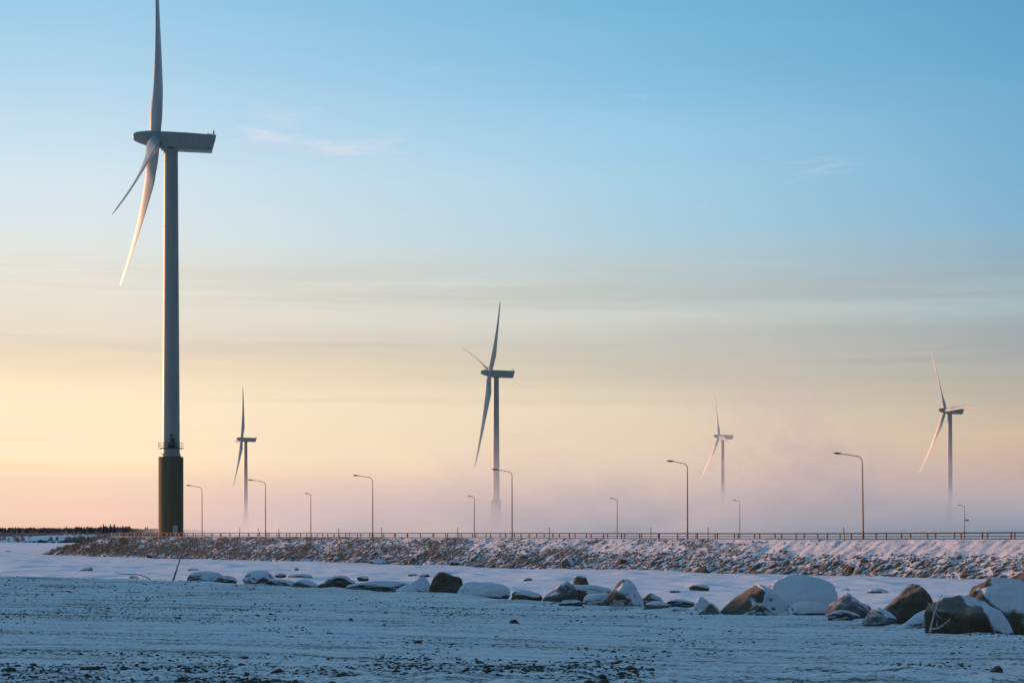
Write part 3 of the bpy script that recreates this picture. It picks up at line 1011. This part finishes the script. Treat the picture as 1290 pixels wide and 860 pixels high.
# marker poles in the snow edge
def marker(px, toppy, lean, label):
    # on the near shoulder line, .6 m outside the rail
    s = (px - 645) / FPX
    o0 = A0 + RN * .35
    t = (s * o0.y - o0.x) / (RD.x - s * RD.y)
    p = o0 + RD * t
    z = ROADZ + float(road_rise(t)) - .1
    h = EYE - (toppy - HOR) / FPX * p.y - z
    root = empty('marker_pole', (p.x, p.y, z)); tag(root, label, 'marker pole', 'marker poles along the road edge')
    m = MB(); m.tube([(0, 0, -.2), (lean * h, 0, h)], [.05, .045], 8)
    link('pole', m.mesh('pole', True), M['post'], root)
    m = MB(); m.tube([(lean * h * .8, 0, h * .82), (lean * h * .92, 0, h * .93)], [.056, .056], 8)
    link('reflector_band', m.mesh('reflector_band', True), M['steel'], root)


for px, py, ln, lb_ in [
    (122.5, 664, 0, 'leftmost marker pole at the start of the guard rail'),
    (302, 664.5, 0, 'marker pole right beneath the small left turbine'),
    (329, 665, -.35, 'marker pole leaning left, just left of a street lamp'),
    (351, 665.5, 0, 'short straight marker pole between the leaning one and the small far lamp'),
    (428, 665, -.15, 'marker pole leaning slightly left of the fourth lamp'),
    (482, 664.5, -.12, 'slightly leaning marker pole just right of a street lamp'),
    (576.5, 664, 0, 'straight marker pole left of the small far lamp near the middle'),
    (692, 664, 0, 'marker pole right of the middle turbine and its lamp'),
    (820, 664.5, 0, 'thicker marker pole left of the second lamp from the right'),
    (892, 664, 0, 'marker pole below the pale far turbine right of the lamp'),
    (1064, 664, -.08, 'marker pole standing just left of the nearest street lamp')]:
    marker(px, py, ln, lb_)

# ------------------------------------------------------------------ street lamps
def lamp(x, y, zb, H, arm, label, group, adir=(-.93, -.37), lean=0.0, r0=.105, sign=False, zt=0):
    root = empty('street_lamp', (x, y, zb)); tag(root, label, 'street lamp', group)
    ax, ay = adir
    rb = min(.75, arm * .3)
    m = MB(); m.tube([(0, 0, -.6), (lean * .3 * H, 0, H * .3), (lean * .7 * H, 0, H * .7), (lean * H, 0, H - rb - .35)], [r0, r0 * .95, r0 * .75, r0 * .62], 10)
    link('pole', m.mesh('pole', True), M['lamp'], root)
    m = MB(); m.tube([(0, 0, -.1), (0, 0, .9)], [r0 * 1.35, r0 * 1.3], 10)
    link('base_sleeve', m.mesh('base_sleeve', True), M['lamp'], root)
    pts = [(0, H - rb - .38)]
    for k in range(7):
        a = k / 6 * math.pi / 2 * .93
        pts.append((rb * (1 - math.cos(a)), H - rb - .3 + rb * math.sin(a)))
    x_, z_ = pts[-1]
    pts.append((arm, H - .02))
    m = MB(); m.tube([(ax * a + lean * H, ay * a, z) for a, z in pts], [r0 * .62] + [r0 * .5] * 7 + [r0 * .42], 8)
    link('arm', m.mesh('arm', True), M['lamp'], root)
    # head: tapered flattened housing
    m = MB(); V = []; n_ = 10; st = [(-.12, .04, .04), (0, .08, .06), (.25, .15, .10), (.6, .17, .11), (.95, .12, .08), (1.08, .05, .03)]
    for a, hw, hh in st:
        for k in range(n_):
            t = 2 * math.pi * k / n_
            d = (arm - .05 + a)
            V.append((ax * d - ay * hw * math.cos(t) + lean * H, ay * d + ax * hw * math.cos(t), H - .0 + hh * math.sin(t) * (1.1 if math.sin(t) > 0 else .8) + a * .04))
    F = []
    for i in range(len(st) - 1):
        for k in range(n_): F.append((i * n_ + k, i * n_ + (k + 1) % n_, (i + 1) * n_ + (k + 1) % n_, (i + 1) * n_ + k))
    F += [tuple(range(n_ - 1, -1, -1)), tuple((len(st) - 1) * n_ + k for k in range(n_))]
    m.add(V, F)
    hd = link('lamp_head', m.mesh('lamp_head', True), M['lamphead'], root)
    d = arm + .5
    m = MB(); m.box((ax * d + lean * H, ay * d, H - .085), (.55, .22, .06), Matrix.Rotation(math.atan2(ay, ax), 3, 'Z'))
    link('lamp_glass', m.mesh('lamp_glass', bevel=.01), M['glass'], hd)
    if sign:
        m = MB(); m.box((.75, 0, H * .55), (1.1, .06, .38))
        link('sign_plate', m.mesh('sign_plate', bevel=.01), M['lamphead'], root)
        m = MB(); m.box((.05, 0, 1.6), (.35, .3, .9)); link('switch_box', m.mesh('switch_box', bevel=.01), M['lamphead'], root)
    return root


ZB = ROADZ
GL = 'street lamps along the near road'
near_l = [
    (1087.5, 571.5, 3.1, 'nearest and tallest street lamp, right of the pale far turbine', -.03),
    (866, 581, 2.2, 'second tallest street lamp, left of the pale far turbine', 0),
    (645, 591.5, 2.4, 'street lamp whose head crosses the middle turbine tower', 0),
    (469.5, 599, 2.6, 'street lamp standing alone between the middle turbine and the small far lamp', 0),
    (334.5, 604.5, 2.55, 'street lamp just right of the small left turbine', 0),
    (254.5, 611.5, 2.3, 'street lamp just right of the big turbine pedestal', 0)]
for px, py, arm, lb_, ln in near_l:
    s = (px - 645) / FPX
    Yl = 300 / (1 + 1.45 * s)
    H = EYE - (py - HOR) / FPX * Yl - ZB
    lamp(s * Yl, Yl, ZB, H, arm, lb_, GL, lean=ln * .4)
GL2 = 'street lamps in the mist beyond the road'
far_l = [
    (391.5, 621.5, 490, .5, 'small far lamp with a very short arm between two near lamps', False),
    (597.5, 624.5, 522, .9, 'small far lamp fading into mist left of the middle turbine', False),
    (777.5, 627.5, 558, 1.2, 'small far lamp in the mist halfway between the two right of middle lamps', False),
    (932, 630, 600, 1.3, 'small far lamp right beneath the pale far turbine', False),
    (1215, 636, 560, 1.2, 'small far lamp with a sign plate beside the right turbine tower', True)]
for px, py, Yl, arm, lb_, sg in far_l:
    s = (px - 645) / FPX
    H = EYE - (py - HOR) / FPX * Yl - 3.2
    lamp(s * Yl, Yl, 3.2, H, arm, lb_, GL2, adir=(-.98, -.2), r0=.13, sign=sg)

# ------------------------------------------------------------------ second causeway under the far lamps
V = []; xsb = np.linspace(-95, 420, 130)
for x in xsb:
    yc = 531 + (x + 0) * .8 * (1 if x < 90 else 0) + (90 * .8 if x >= 90 else 0) * 1.0
    yc = min(yc, 603)
    if x > 100: yc = 603 - (x - 100) * .12
    for dv, z in ((-14, -.3), (-6, 3.1), (6, 3.1), (14, -.3)):
        V.append((x, yc + dv, z + .15 * float(fbm(x / 4, dv, 71.0, 2))))
cw = link('causeway', mesh_np('causeway', V, grid_faces(len(xsb), 4), True), M['bank'])
tag(cw, kind='structure')

# ------------------------------------------------------------------ wind turbines
BLADE_L = 50.0


def airfoil(n=16):
    pts = []
    for k in range(n):
        a = 2 * math.pi * k / n
        c = .5 * (1 + math.cos(a))      # 1..0..1 chord position (0 = leading edge)
        tt = (.2969 * math.sqrt(max(c, 0)) - .126 * c - .3516 * c * c + .2843 * c ** 3 - .1015 * c ** 4) * 5
        pts.append((c - .3, tt * (1 if math.sin(a) >= 0 else -1)))
    return pts


AF = airfoil()


def blade_mesh(pitch, bend):
    V = []; n = len(AF); N = 34
    for i in range(N):
        r = (i / (N - 1)) ** 1.15
        root = 1 - sstep(.02, .22, r)
        chord = np.interp(r, [0, .04, .12, .2, .35, .5, .7, .85, .95, 1], [2.4, 2.5, 3.1, 3.7, 3.1, 2.5, 1.75, 1.3, .95, .35])
        thick = np.interp(r, [0, .05, .12, .2, .5, 1], [1, .97, .6, .36, .21, .14])
        tw = R(np.interp(r, [0, .2, .5, 1], [24, 17, 7, 0]) + pitch)
        off = -(BLADE_L) * (.05 * r + bend * r * r)
        for k in range(n):
            c, t = AF[k]
            a = 2 * math.pi * k / n
            cx_, tx = .5 * math.cos(a), .5 * math.sin(a)
            c2 = (c * (1 - root) + cx_ * root) * chord
            t2 = (t * thick * (1 - root) + tx * root) * chord
            # chord lies in the rotor plane (y) turned by the pitch towards the axis (x)
            y = c2 * math.cos(tw) - t2 * math.sin(tw)
            x = c2 * math.sin(tw) + t2 * math.cos(tw)
            V.append((x + off, y, 1.0 + r * BLADE_L))
    F = []
    for i in range(N - 1):
        for k in range(n): F.append((i * n + k, i * n + (k + 1) % n, (i + 1) * n + (k + 1) % n, (i + 1) * n + k))
    F += [tuple(range(n - 1, -1, -1)), tuple((N - 1) * n + k for k in range(n))]
    me = bpy.data.meshes.new('blade'); me.from_pydata(V, [], F)
    bm_ = bmesh.new(); bm_.from_mesh(me); bmesh.ops.recalc_face_normals(bm_, faces=bm_.faces); bm_.to_mesh(me); bm_.free()
    for p in me.polygons: p.use_smooth = True
    me.materials.append(M['blade'])
    return me


_bl = {}


def turbine(px_hub, py_hub, Yt, angles, pitch, label, bends=(.04, .04, .04), yaw=10.5, detail=False):
    s = (px_hub - 645) / FPX
    hx, hzz = s * Yt, EYE + (HOR - py_hub) / FPX * Yt
    yw = R(yaw)
    # hub is 3.5 m upwind of the tower axis
    tx, ty = hx + 3.5 * math.cos(yw), Yt + 3.5 * math.sin(yw)
    root = empty('wind_turbine', (tx, ty, 0), yw)
    tag(root, label, 'wind turbine', 'wind turbines standing out in the frozen bay')
    PZ = 21.6
    HT = hzz - 2.5
    m = MB(); m.lathe([(2.72, -1), (2.72, PZ - .25), (2.62, PZ)], 48)
    ped = link('pedestal', m.mesh('pedestal', True), M['pedestal'], root)
    m = MB(); m.lathe([(2.15, PZ), (2.15, PZ + .35), (2.02, PZ + .7), (1.98, PZ + .75)], 48)
    link('base_flange', m.mesh('base_flange', True), M['tower'], root)
    prof = []
    segs = 4
    for k in range(segs):
        z0 = PZ + .7 + (HT - PZ - .7) * k / segs; z1 = PZ + .7 + (HT - PZ - .7) * (k + 1) / segs
        f0 = (z0 - PZ) / (HT - PZ); f1 = (z1 - PZ) / (HT - PZ)
        r0_, r1_ = 1.96 - .44 * f0 - .03 * 0, 1.96 - .44 * f1
        prof += [(r0_, z0), (r1_, z1 - .16), (r1_ + .02, z1 - .14), (r1_ + .02, z1 - .02)]
    m = MB(); m.lathe(prof, 48)
    link('tower', m.mesh('tower', True), M['tower'], root)
    m = MB(); m.lathe([(1.62, HT - .1), (1.75, HT + .1), (1.75, HT + .75)], 40)
    link('yaw_ring', m.mesh('yaw_ring', True), M['tower'], root)
    # nacelle: tilted five degrees, flat sided, tapering to the rear
    tl = R(1.2)
    m = MB()
    secs = [(-2.25, 1.35, 1.25, -1.35), (-2.0, 1.75, 1.85, -1.85), (3.0, 1.85, 1.85, -1.9), (8.9, 1.8, 1.76, -1.85), (9.6, 1.7, 1.7, -1.8)]
    V = []
    for x, hw, zt_, zb_ in secs:
        c = .28
        if x == 9.6: x_top, x_bot = 9.8, 9.0
        else: x_top = x_bot = x
        for (yy, zz2, xx) in [(-hw + c, zb_, x_bot), (hw - c, zb_, x_bot), (hw, zb_ + c, x_bot), (hw, zt_ - c, x_top), (hw - c, zt_, x_top), (-hw + c, zt_, x_top), (-hw, zt_ - c, x_top), (-hw, zb_ + c, x_bot)]:
            V.append((xx, yy, zz2))
    F = []
    for i in range(len(secs) - 1):
        for k in range(8): F.append((i * 8 + k, i * 8 + (k + 1) % 8, (i + 1) * 8 + (k + 1) % 8, (i + 1) * 8 + k))
    F += [tuple(range(7, -1, -1)), tuple((len(secs) - 1) * 8 + k for k in range(8))]
    m.add(V, F)
    piv = Vector((0, 0, hzz - .35))
    nac = link('nacelle', m.mesh('nacelle', False, .05), M['tower'], root, piv, (0, tl, 0))
    m = MB()
    m.tube([(8.0, .9, 1.55), (8.0, .9, 2.6)], .05, 6); m.tube([(9.3, .9, 1.5), (9.3, .9, 3.0)], .16, 8)
    m.tube([(8.0, .9, 2.35), (9.3, .9, 2.35)], .05, 6); m.tube([(9.3, .9, 3.0), (9.3, .9, 3.4)], .05, 6)
    m.tube([(8.0, -.9, 1.55), (8.0, -.9, 2.3)], .05, 6); m.tube([(8.0, -.9, 2.3), (8.0, .9, 2.35)], .05, 6)
    link('mast', m.mesh('mast', True), M['lamphead'], nac)
    m = MB(); m.box((6.0, -1.83, 0), (.05, .05, 3.3)); m.box((3.2, -1.9, -1.6), (6.0, .04, .1))
    link('seam', m.mesh('seam'), M['tower'], nac)
    m = MB(); m.box((8.3, -1.8, -1.4), (.7, .06, .25)); m.box((.2, -1.86, -1.75), (1.6, .05, .22))
    link('vent', m.mesh('vent'), M['lamphead'], nac)
    # spinner
    tilt = R(5.5)
    hubp = Vector((-3.5, 0, hzz))
    m = MB(); m.lathe([(.35, -4.75), (.75, -4.6), (1.05, -4.1), (1.3, -3.2), (1.5, -2.3), (1.68, -1.5), (1.85, -.8), (1.9, .6), (1.8, 1.5), (1.35, 2.0), (1.3, 2.4)], 36, axis='X')
    hub = link('hub', m.mesh('hub', True), M['tower'], root, hubp, (0, tilt, 0))
    for a, bd in zip(angles, bends):
        key = (pitch, bd)
        if key not in _bl: _bl[key] = blade_mesh(pitch, bd)
        b = link('blade', _bl[key], None, root, hubp)
        b.rotation_mode = 'QUATERNION'
        b.rotation_quaternion = (Matrix.Rotation(tilt, 4, 'Y') @ Matrix.Rotation(R(a), 4, 'X')).to_quaternion()
        m = MB(); m.lathe([(1.12, .6), (1.12, 1.75), (1.06, 1.8)], 24)
        c = link('blade_collar', m.mesh('blade_collar', True), M['tower'], b)
    if detail:
        # service platform round the tower foot, with railing, and a landing door in the pedestal
        pz = PZ + 1.9
        m = MB(); m.lathe([(1.9, pz - .12), (2.75, pz - .12), (2.75, pz), (1.9, pz)], 36)
        V2 = [v for v in m.v]
        plat = link('platform', m.mesh('platform', False), M['lamphead'], root)
        m = MB()
        for k in range(14):
            a = R(150 + k * 15)
            m.tube([(2.7 * math.cos(a), 2.7 * math.sin(a), pz), (2.7 * math.cos(a), 2.7 * math.sin(a), pz + 1.15)], .035, 5)
        for hh in (.55, 1.15):
            m.tube([(2.7 * math.cos(R(150 + k * 15)), 2.7 * math.sin(R(150 + k * 15)), pz + hh) for k in range(14)], .035, 5)
        link('railing', m.mesh('railing'), M['lamphead'], root)
        m = MB(); m.box((.35, -1.98, pz + 1.1), (.95, .2, 2.0)); m.box((-.6, -2.15, pz + .5), (.5, .5, .9)); m.box((.1, -2.2, pz + 2.7), (.55, .35, .5))
        link('hatch', m.mesh('hatch', bevel=.02), M['lamphead'], root)
        for k in range(5):
            m = MB(); m.lathe([(2.735, 3.6 + k * 3.6), (2.735, 3.66 + k * 3.6)], 48)
            link('joint_ring', m.mesh('joint_ring', True), M['hut'], ped)
        m = MB(); m.box((.9, -2.68, 5.4), (1.1, .25, 2.1)); link('door', m.mesh('door', bevel=.02), M['door'], ped)
    return root


turbine(195.0, 175.5, 419.6, (-1, -124, 119), 15, 'huge near wind turbine on a dark cylindrical pedestal at the left', bends=(.06, .07, .065), detail=True)
turbine(616.5, 469.8, 1000, (50, 170, -70), 36, 'middle wind turbine with a wide lower blade, tower fading into mist', bends=(.04, .04, .13))
turbine(304.5, 553, 1714, (30, 150, -90), 36, 'small wind turbine right of the huge one, two blades visible')
turbine(905.5, 549.5, 1714, (-20, -140, 100), 2, 'pale far wind turbine between the two tallest lamps')
turbine(1190.5, 517, 1319, (-29.6, -149.6, 90.4), 2, 'pink lit wind turbine at the right with a blade across its nacelle', bends=(.04, .04, -.02))

# ------------------------------------------------------------------ far shore, forest, hut
xs = np.linspace(-420, -150, 90); ys = np.linspace(880, 1500, 40)
GX, GY = np.meshgrid(xs, ys, indexing='ij')
edge = sstep(885, 930, GY + 18 * fbm(GX / 30, GY * 0, 3.0, 3)) * sstep(-162, -215, GX)
fz_ = -.6 + edge * (4.0 + .8 * fbm(GX / 20, GY / 30, 2.0, 3))
fs = link('far_shore', mesh_np('far_shore', np.stack([GX.ravel(), GY.ravel(), fz_.ravel()], 1), grid_faces(len(xs), len(ys)), True), M['snow'])
tag(fs, kind='structure')
# dark shore stones
rg = np.random.RandomState(21)
sp = []
for k in range(420):
    x = rg.uniform(-290, -172); y = 893 + rg.uniform(-4, 12)
    s_ = rg.uniform(.3, 1.1)
    sp.append((x, y, rg.uniform(0, .9), s_ * 1.6, s_, s_ * .7, rg.uniform(0, 3), 0))
o = scatter('shore_stones', sp, templ3, ICO1F, M['dark']); tag(o, 'line of dark stones along the waterline of the far left shore', 'stones', kind='stuff')


def bush_field(name, label, gen, mat, cat):
    """bushes as sprays of thin twigs"""
    V = []; F = []
    for (x, y, z, h, w_) in gen:
        for k in range(26):
            a = rg.uniform(0, 6.28); sp_ = rg.uniform(0, 1) * w_; l = h * rg.uniform(.5, 1)
            tw = .03 * h + .02
            b = len(V)
            bx0, by0 = x + rg.normal(0, w_ * .25), y + rg.normal(0, w_ * .25)
            ex, ey = bx0 + math.cos(a) * sp_ * .6, by0 + math.sin(a) * sp_ * .6
            V += [(bx0 - tw, by0, z), (bx0 + tw, by0, z), (ex, ey, z + l)]
            F.append((b, b + 1, b + 2))
    o = link(name, mesh_np(name, V, F), mat)
    tag(o, label, cat, kind='stuff')


gen = []
for k in range(2600):
    x = rg.uniform(-330, -175); y = rg.uniform(890, 1150) if rg.rand() > .4 else rg.uniform(890, 940)
    if fbm(x / 14, y / 40, 4.0, 3) < -.15: continue
    gen.append((x, y, 1.0 if y < 925 else 2.4, rg.uniform(1.2, 3.0) * (1 if rg.rand() > .1 else 1.5), rg.uniform(.8, 2)))
bush_field('frosted_shrubs', 'pale frosted shrubs on the low far shore at the left edge', gen, M['shrub'], 'shrubs')
gen = []
for k in range(90):
    t = rg.uniform(TEND - 26, TEND + 18); u = rg.uniform(.5, 7)
    x, y, z = bank_pt(np.array([t]), np.array([u]))
    if z[0] > .5: gen.append((x[0], y[0], z[0] - .05, rg.uniform(.4, 1.1), rg.uniform(.4, .9)))
bush_field('bare_bushes', 'low brown bushes on the rounded left end of the embankment', gen, M['grass'], 'bushes')

# forest on the horizon
V = []; F = []
rg = np.random.RandomState(31)
for k in range(5200):
    y = rg.uniform(2700, 3150)
    s = rg.uniform(-.36, -.085) if rg.rand() < .93 else rg.uniform(-.085, .02)
    x = s * y
    h = rg.uniform(8, 13.5) * (1 + .12 * float(vnoise(x / 60, 3.0, 0.0)))
    if s > -.2: h *= .80 - .25 * (s + .2) / .2
    if rg.rand() < .02: h *= 1.25
    r_ = h * rg.uniform(.24, .38)
    a0 = rg.uniform(0, 2)
    for lo, hi_, rr in ((.08, .55, 1.0), (.32, .8, .72), (.6, 1.0, .45)):
        b = len(V)
        for j in range(5):
            a = a0 + j * 1.2566
            q_ = r_ * rr * rg.uniform(.75, 1.2)
            V.append((x + math.cos(a) * q_, y + math.sin(a) * q_, h * (lo + rg.uniform(-.03, .03))))
        V.append((x, y, h * hi_))
        for j in range(5): F.append((b + j, b + (j + 1) % 5, b + 5))
fo = link('forest', mesh_np('forest', V, F), M['forest'])
tag(fo, 'dark spruce forest along the far horizon on the left', 'forest', kind='stuff')
xs = np.linspace(-1300, 200, 40); ys = np.linspace(2600, 3500, 8)
GX, GY = np.meshgrid(xs, ys, indexing='ij')
gz = -1 + 2.4 * sstep(2600, 2750, GY) * sstep(200, 0, GX)
hl_ = link('far_land', mesh_np('far_land', np.stack([GX.ravel(), GY.ravel(), gz.ravel()], 1), grid_faces(40, 8), True), M['snow'])
tag(hl_, kind='structure')
hx_, hy_ = (150 - 645) / FPX * 2400, 2400
root = empty('far_building', (hx_, hy_, 0)); tag(root, 'tiny dark flat roofed building on the horizon left of the pedestal', 'building')
m = MB(); m.box((0, 0, 5), (5.6, 6, 10)); link('wall', m.mesh('wall'), M['hut'], root)
m = MB(); m.box((0, 0, 10.2), (6.4, 6.8, .5)); link('roof', m.mesh('roof'), M['hut'], root)

# ------------------------------------------------------------------ stick, branch, frosted twig
def wobble(p0, p1, n, amp, sag=0.0):
    r = random.Random(int(abs(p0[0]) * 100))
    out = []
    for i in range(n):
        f = i / (n - 1)
        out.append(tuple(p0[k] + (p1[k] - p0[k]) * f + (r.uniform(-amp, amp) if 0 < i < n - 1 else 0) + (sag * math.sin(f * math.pi) if k == 2 else 0) for k in range(3)))
    return out


def at(px, py, Y):
    return ((px - 645) / FPX * Y, Y, EYE - (py - HOR) / FPX * Y)


Ys = 66.5
root = empty('stick', at(217, 731, Ys)); tag(root, 'frosted stick standing tilted in the snow below the turbine pedestal', 'stick')
b0 = Vector(at(217, 731, Ys))
m = MB(); m.tube([tuple(Vector(q_) - b0) for q_ in wobble(tuple(Vector(at(216.5, 735, Ys))), at(231, 691, Ys + .3), 9, .012)], [.034, .036, .032, .028, .026, .022, .018, .014, .008], 7)
st_ = link('stem', m.mesh('stem', True), M['stick'], root)
m = MB(); m.tube([tuple(Vector(at(219.5, 722, Ys)) - b0), tuple(Vector(at(223.5, 716, Ys)) - b0)], [.012, .006], 5)
m.tube([tuple(Vector(at(226, 704, Ys + .15)) - b0), tuple(Vector(at(230, 700, Ys + .2)) - b0)], [.010, .004], 5)
link('twig', m.mesh('twig', True), M['stick'], st_)
Yb = 72.5
b0 = Vector(at(165, 726, Yb))
root = empty('branch', b0); tag(root, 'thin bent branch lying on the snow left of the tilted stick', 'branch')
m = MB(); pts = [at(144.5, 720.2, Yb), at(151, 722.2, Yb), at(160, 722.6, Yb), at(170, 722.8, Yb), at(179, 724.6, Yb), at(186, 727.2, Yb), at(190, 730, Yb)]
m.tube([tuple(Vector(q_) - b0) for q_ in pts], [.008, .014, .016, .018, .020, .022, .022], 6)
link('stem', m.mesh('stem', True), M['stick'], root)
Yt = 30.9
b0 = Vector(at(1172, 793, Yt))
root = empty('frosted_twig', b0); tag(root, 'frosted dead twig leaning against the biggest boulder', 'twig')


def tw(parent, pts, r0, r1, nm='twig'):
    m = MB(); n_ = len(pts)
    m.tube([tuple(Vector(at(a, b, Yt + c)) - b0) for a, b, c in pts], [r0 + (r1 - r0) * i / (n_ - 1) for i in range(n_)], 6)
    return link(nm, m.mesh(nm, True), M['twig'], parent)


stem = tw(root, [(1171, 796, 0), (1174, 784, .02), (1177, 772, .0), (1180, 762, .02), (1183, 754, .0), (1187, 748, .0)], .016, .006, 'stem')
tw(stem, [(1177, 773, 0), (1173, 764, -.04), (1169, 758, -.06)], .008, .004)
tw(stem, [(1174, 765, -.04), (1176, 759, -.05)], .005, .003)
tw(stem, [(1179, 765, 0), (1184, 768, -.05), (1191, 768, -.08)], .007, .003)
tw(stem, [(1182, 757, 0), (1187, 755, -.05), (1190, 750, -.05)], .006, .003)
tw(stem, [(1178, 770, 0), (1182, 776, -.05), (1186, 778, -.06)], .006, .003)
b2 = tw(root, [(1172, 792, 0), (1181, 791, -.08), (1188, 787, -.10), (1194, 782, -.12), (1197, 779, -.12)], .015, .007, 'branch_stem')
tw(b2, [(1181, 791, -.08), (1180, 785, -.09), (1181, 781, -.1)], .007, .004)
# dead grass in the hollow of the peaked boulder
rg = np.random.RandomState(44)
V = []; F = []
for (px, py, Yg, nb, hh) in [(778, 762, 43.0, 26, .22), (784, 763, 42.8, 20, .16), (827, 763, 42.6, 22, .12), (836, 764, 42.3, 16, .12), (772, 763, 43.0, 14, .12)]:
    x0, _, z0 = at(px, py, Yg)
    for k in range(nb):
        a = rg.uniform(-1.2, 1.2); l = hh * rg.uniform(.5, 1)
        bx0 = x0 + rg.normal(0, .06)
        mx_, mz_ = bx0 + math.sin(a) * l * .5, z0 + l * .6
        ex, ez = mx_ + math.sin(a) * l * .7, mz_ - rg.uniform(-.3, .5) * l * .6
        yy = Yg - rg.uniform(0, .2)
        for (xa, za, xb, zb) in ((bx0, z0 - .02, mx_, mz_), (mx_, mz_, ex, ez)):
            b = len(V); w_ = .006
            V += [(xa - w_, yy, za), (xa + w_, yy, za + w_), (xb + w_, yy - .02, zb + w_), (xb - w_, yy - .02, zb)]
            F.append((b, b + 1, b + 2, b + 3))
gg = link('dead_grass', mesh_np('dead_grass', V, F), M['twig'])
tag(gg, 'bent straws of dead grass at the foot of the peaked boulder', 'grass', kind='stuff')

# ------------------------------------------------------------------ sea smoke over the open water
SMOKE_D = .0140
m_, t, p, out = new_mat('sea_smoke')
t.n.remove(p)
vs_ = t.add('ShaderNodeVolumePrincipled')
vs_.inputs['Color'].default_value = (.91, .985, .965, 1)
vs_.inputs['Anisotropy'].default_value = .2
pos = t.add('ShaderNodeNewGeometry').outputs['Position']
sp_ = t.add('ShaderNodeSeparateXYZ'); t.l.new(pos, sp_.inputs[0])
nz = t.noise(t.mapping(pos, scale=(1 / 60, 1 / 1100, 1 / 30), loc=(2.3, 0, 1)), 1.0, 4, .6, .6)
hgt = t.math('SUBTRACT', sp_.outputs[2], t.math('MULTIPLY', t.math('SUBTRACT', nz, .5), 85.0))
den = t.math('EXPONENT', t.math('DIVIDE', t.math('MULTIPLY', hgt, -1.0), 10.5))
den = t.math('MINIMUM', den, 1.6)
side = t.maprange(t.math('DIVIDE', sp_.outputs[0], sp_.outputs[1]), -.205, -.06, .0, 1.0, True)
den = t.math('MULTIPLY', den, side)
den = t.math('MULTIPLY', den, t.maprange(sp_.outputs[2], 70, 100, 1, 0, True))
den = t.math('MULTIPLY', den, SMOKE_D)
pn = t.noise(t.mapping(pos, scale=(1 / 16, 1 / 22, 1 / 13)), 1.0, 4, .62, .8)
pn = t.maprange(pn, .44, .60, 0.0, 1.0, True)
for cx_, cy_, rr, hh_, dd in [(55, 900, 30, 19, .06), (138, 860, 30, 36, .075), (158, 900, 26, 26, .06), (-10, 900, 30, 12, .11)]:
    dx_ = t.math('SUBTRACT', t.math('ADD', sp_.outputs[0], t.math('MULTIPLY', sp_.outputs[2], .35)), cx_)
    dy_ = t.math('SUBTRACT', sp_.outputs[1], cy_)
    r2 = t.math('ADD', t.math('MULTIPLY', dx_, dx_), t.math('MULTIPLY', dy_, dy_))
    g = t.math('EXPONENT', t.math('MULTIPLY', r2, -1.0 / rr ** 2))
    vz = t.math('EXPONENT', t.math('MULTIPLY', t.math('POWER', t.math('DIVIDE', sp_.outputs[2], hh_ * 1.5), 2.0), -1.0))
    den = t.math('ADD', den, t.math('MULTIPLY', t.math('MULTIPLY', t.math('MULTIPLY', g, vz), pn if dd < .1 else t.math('ADD', t.math('MULTIPLY', pn, .5), .5)), dd))
t.l.new(den, vs_.inputs['Density'])
t.l.new(vs_.outputs[0], out.inputs['Volume'])
try: m_.cycles.volume_step_rate = 1.0
except Exception: pass
m = MB(); m.box((60, 1320, 48), (1500, 1320, 104))
sm = link('sea_smoke', m.mesh('sea_smoke'), m_)
tag(sm, 'pale pink sea smoke drifting over the bay round the turbine feet', 'mist', kind='stuff')
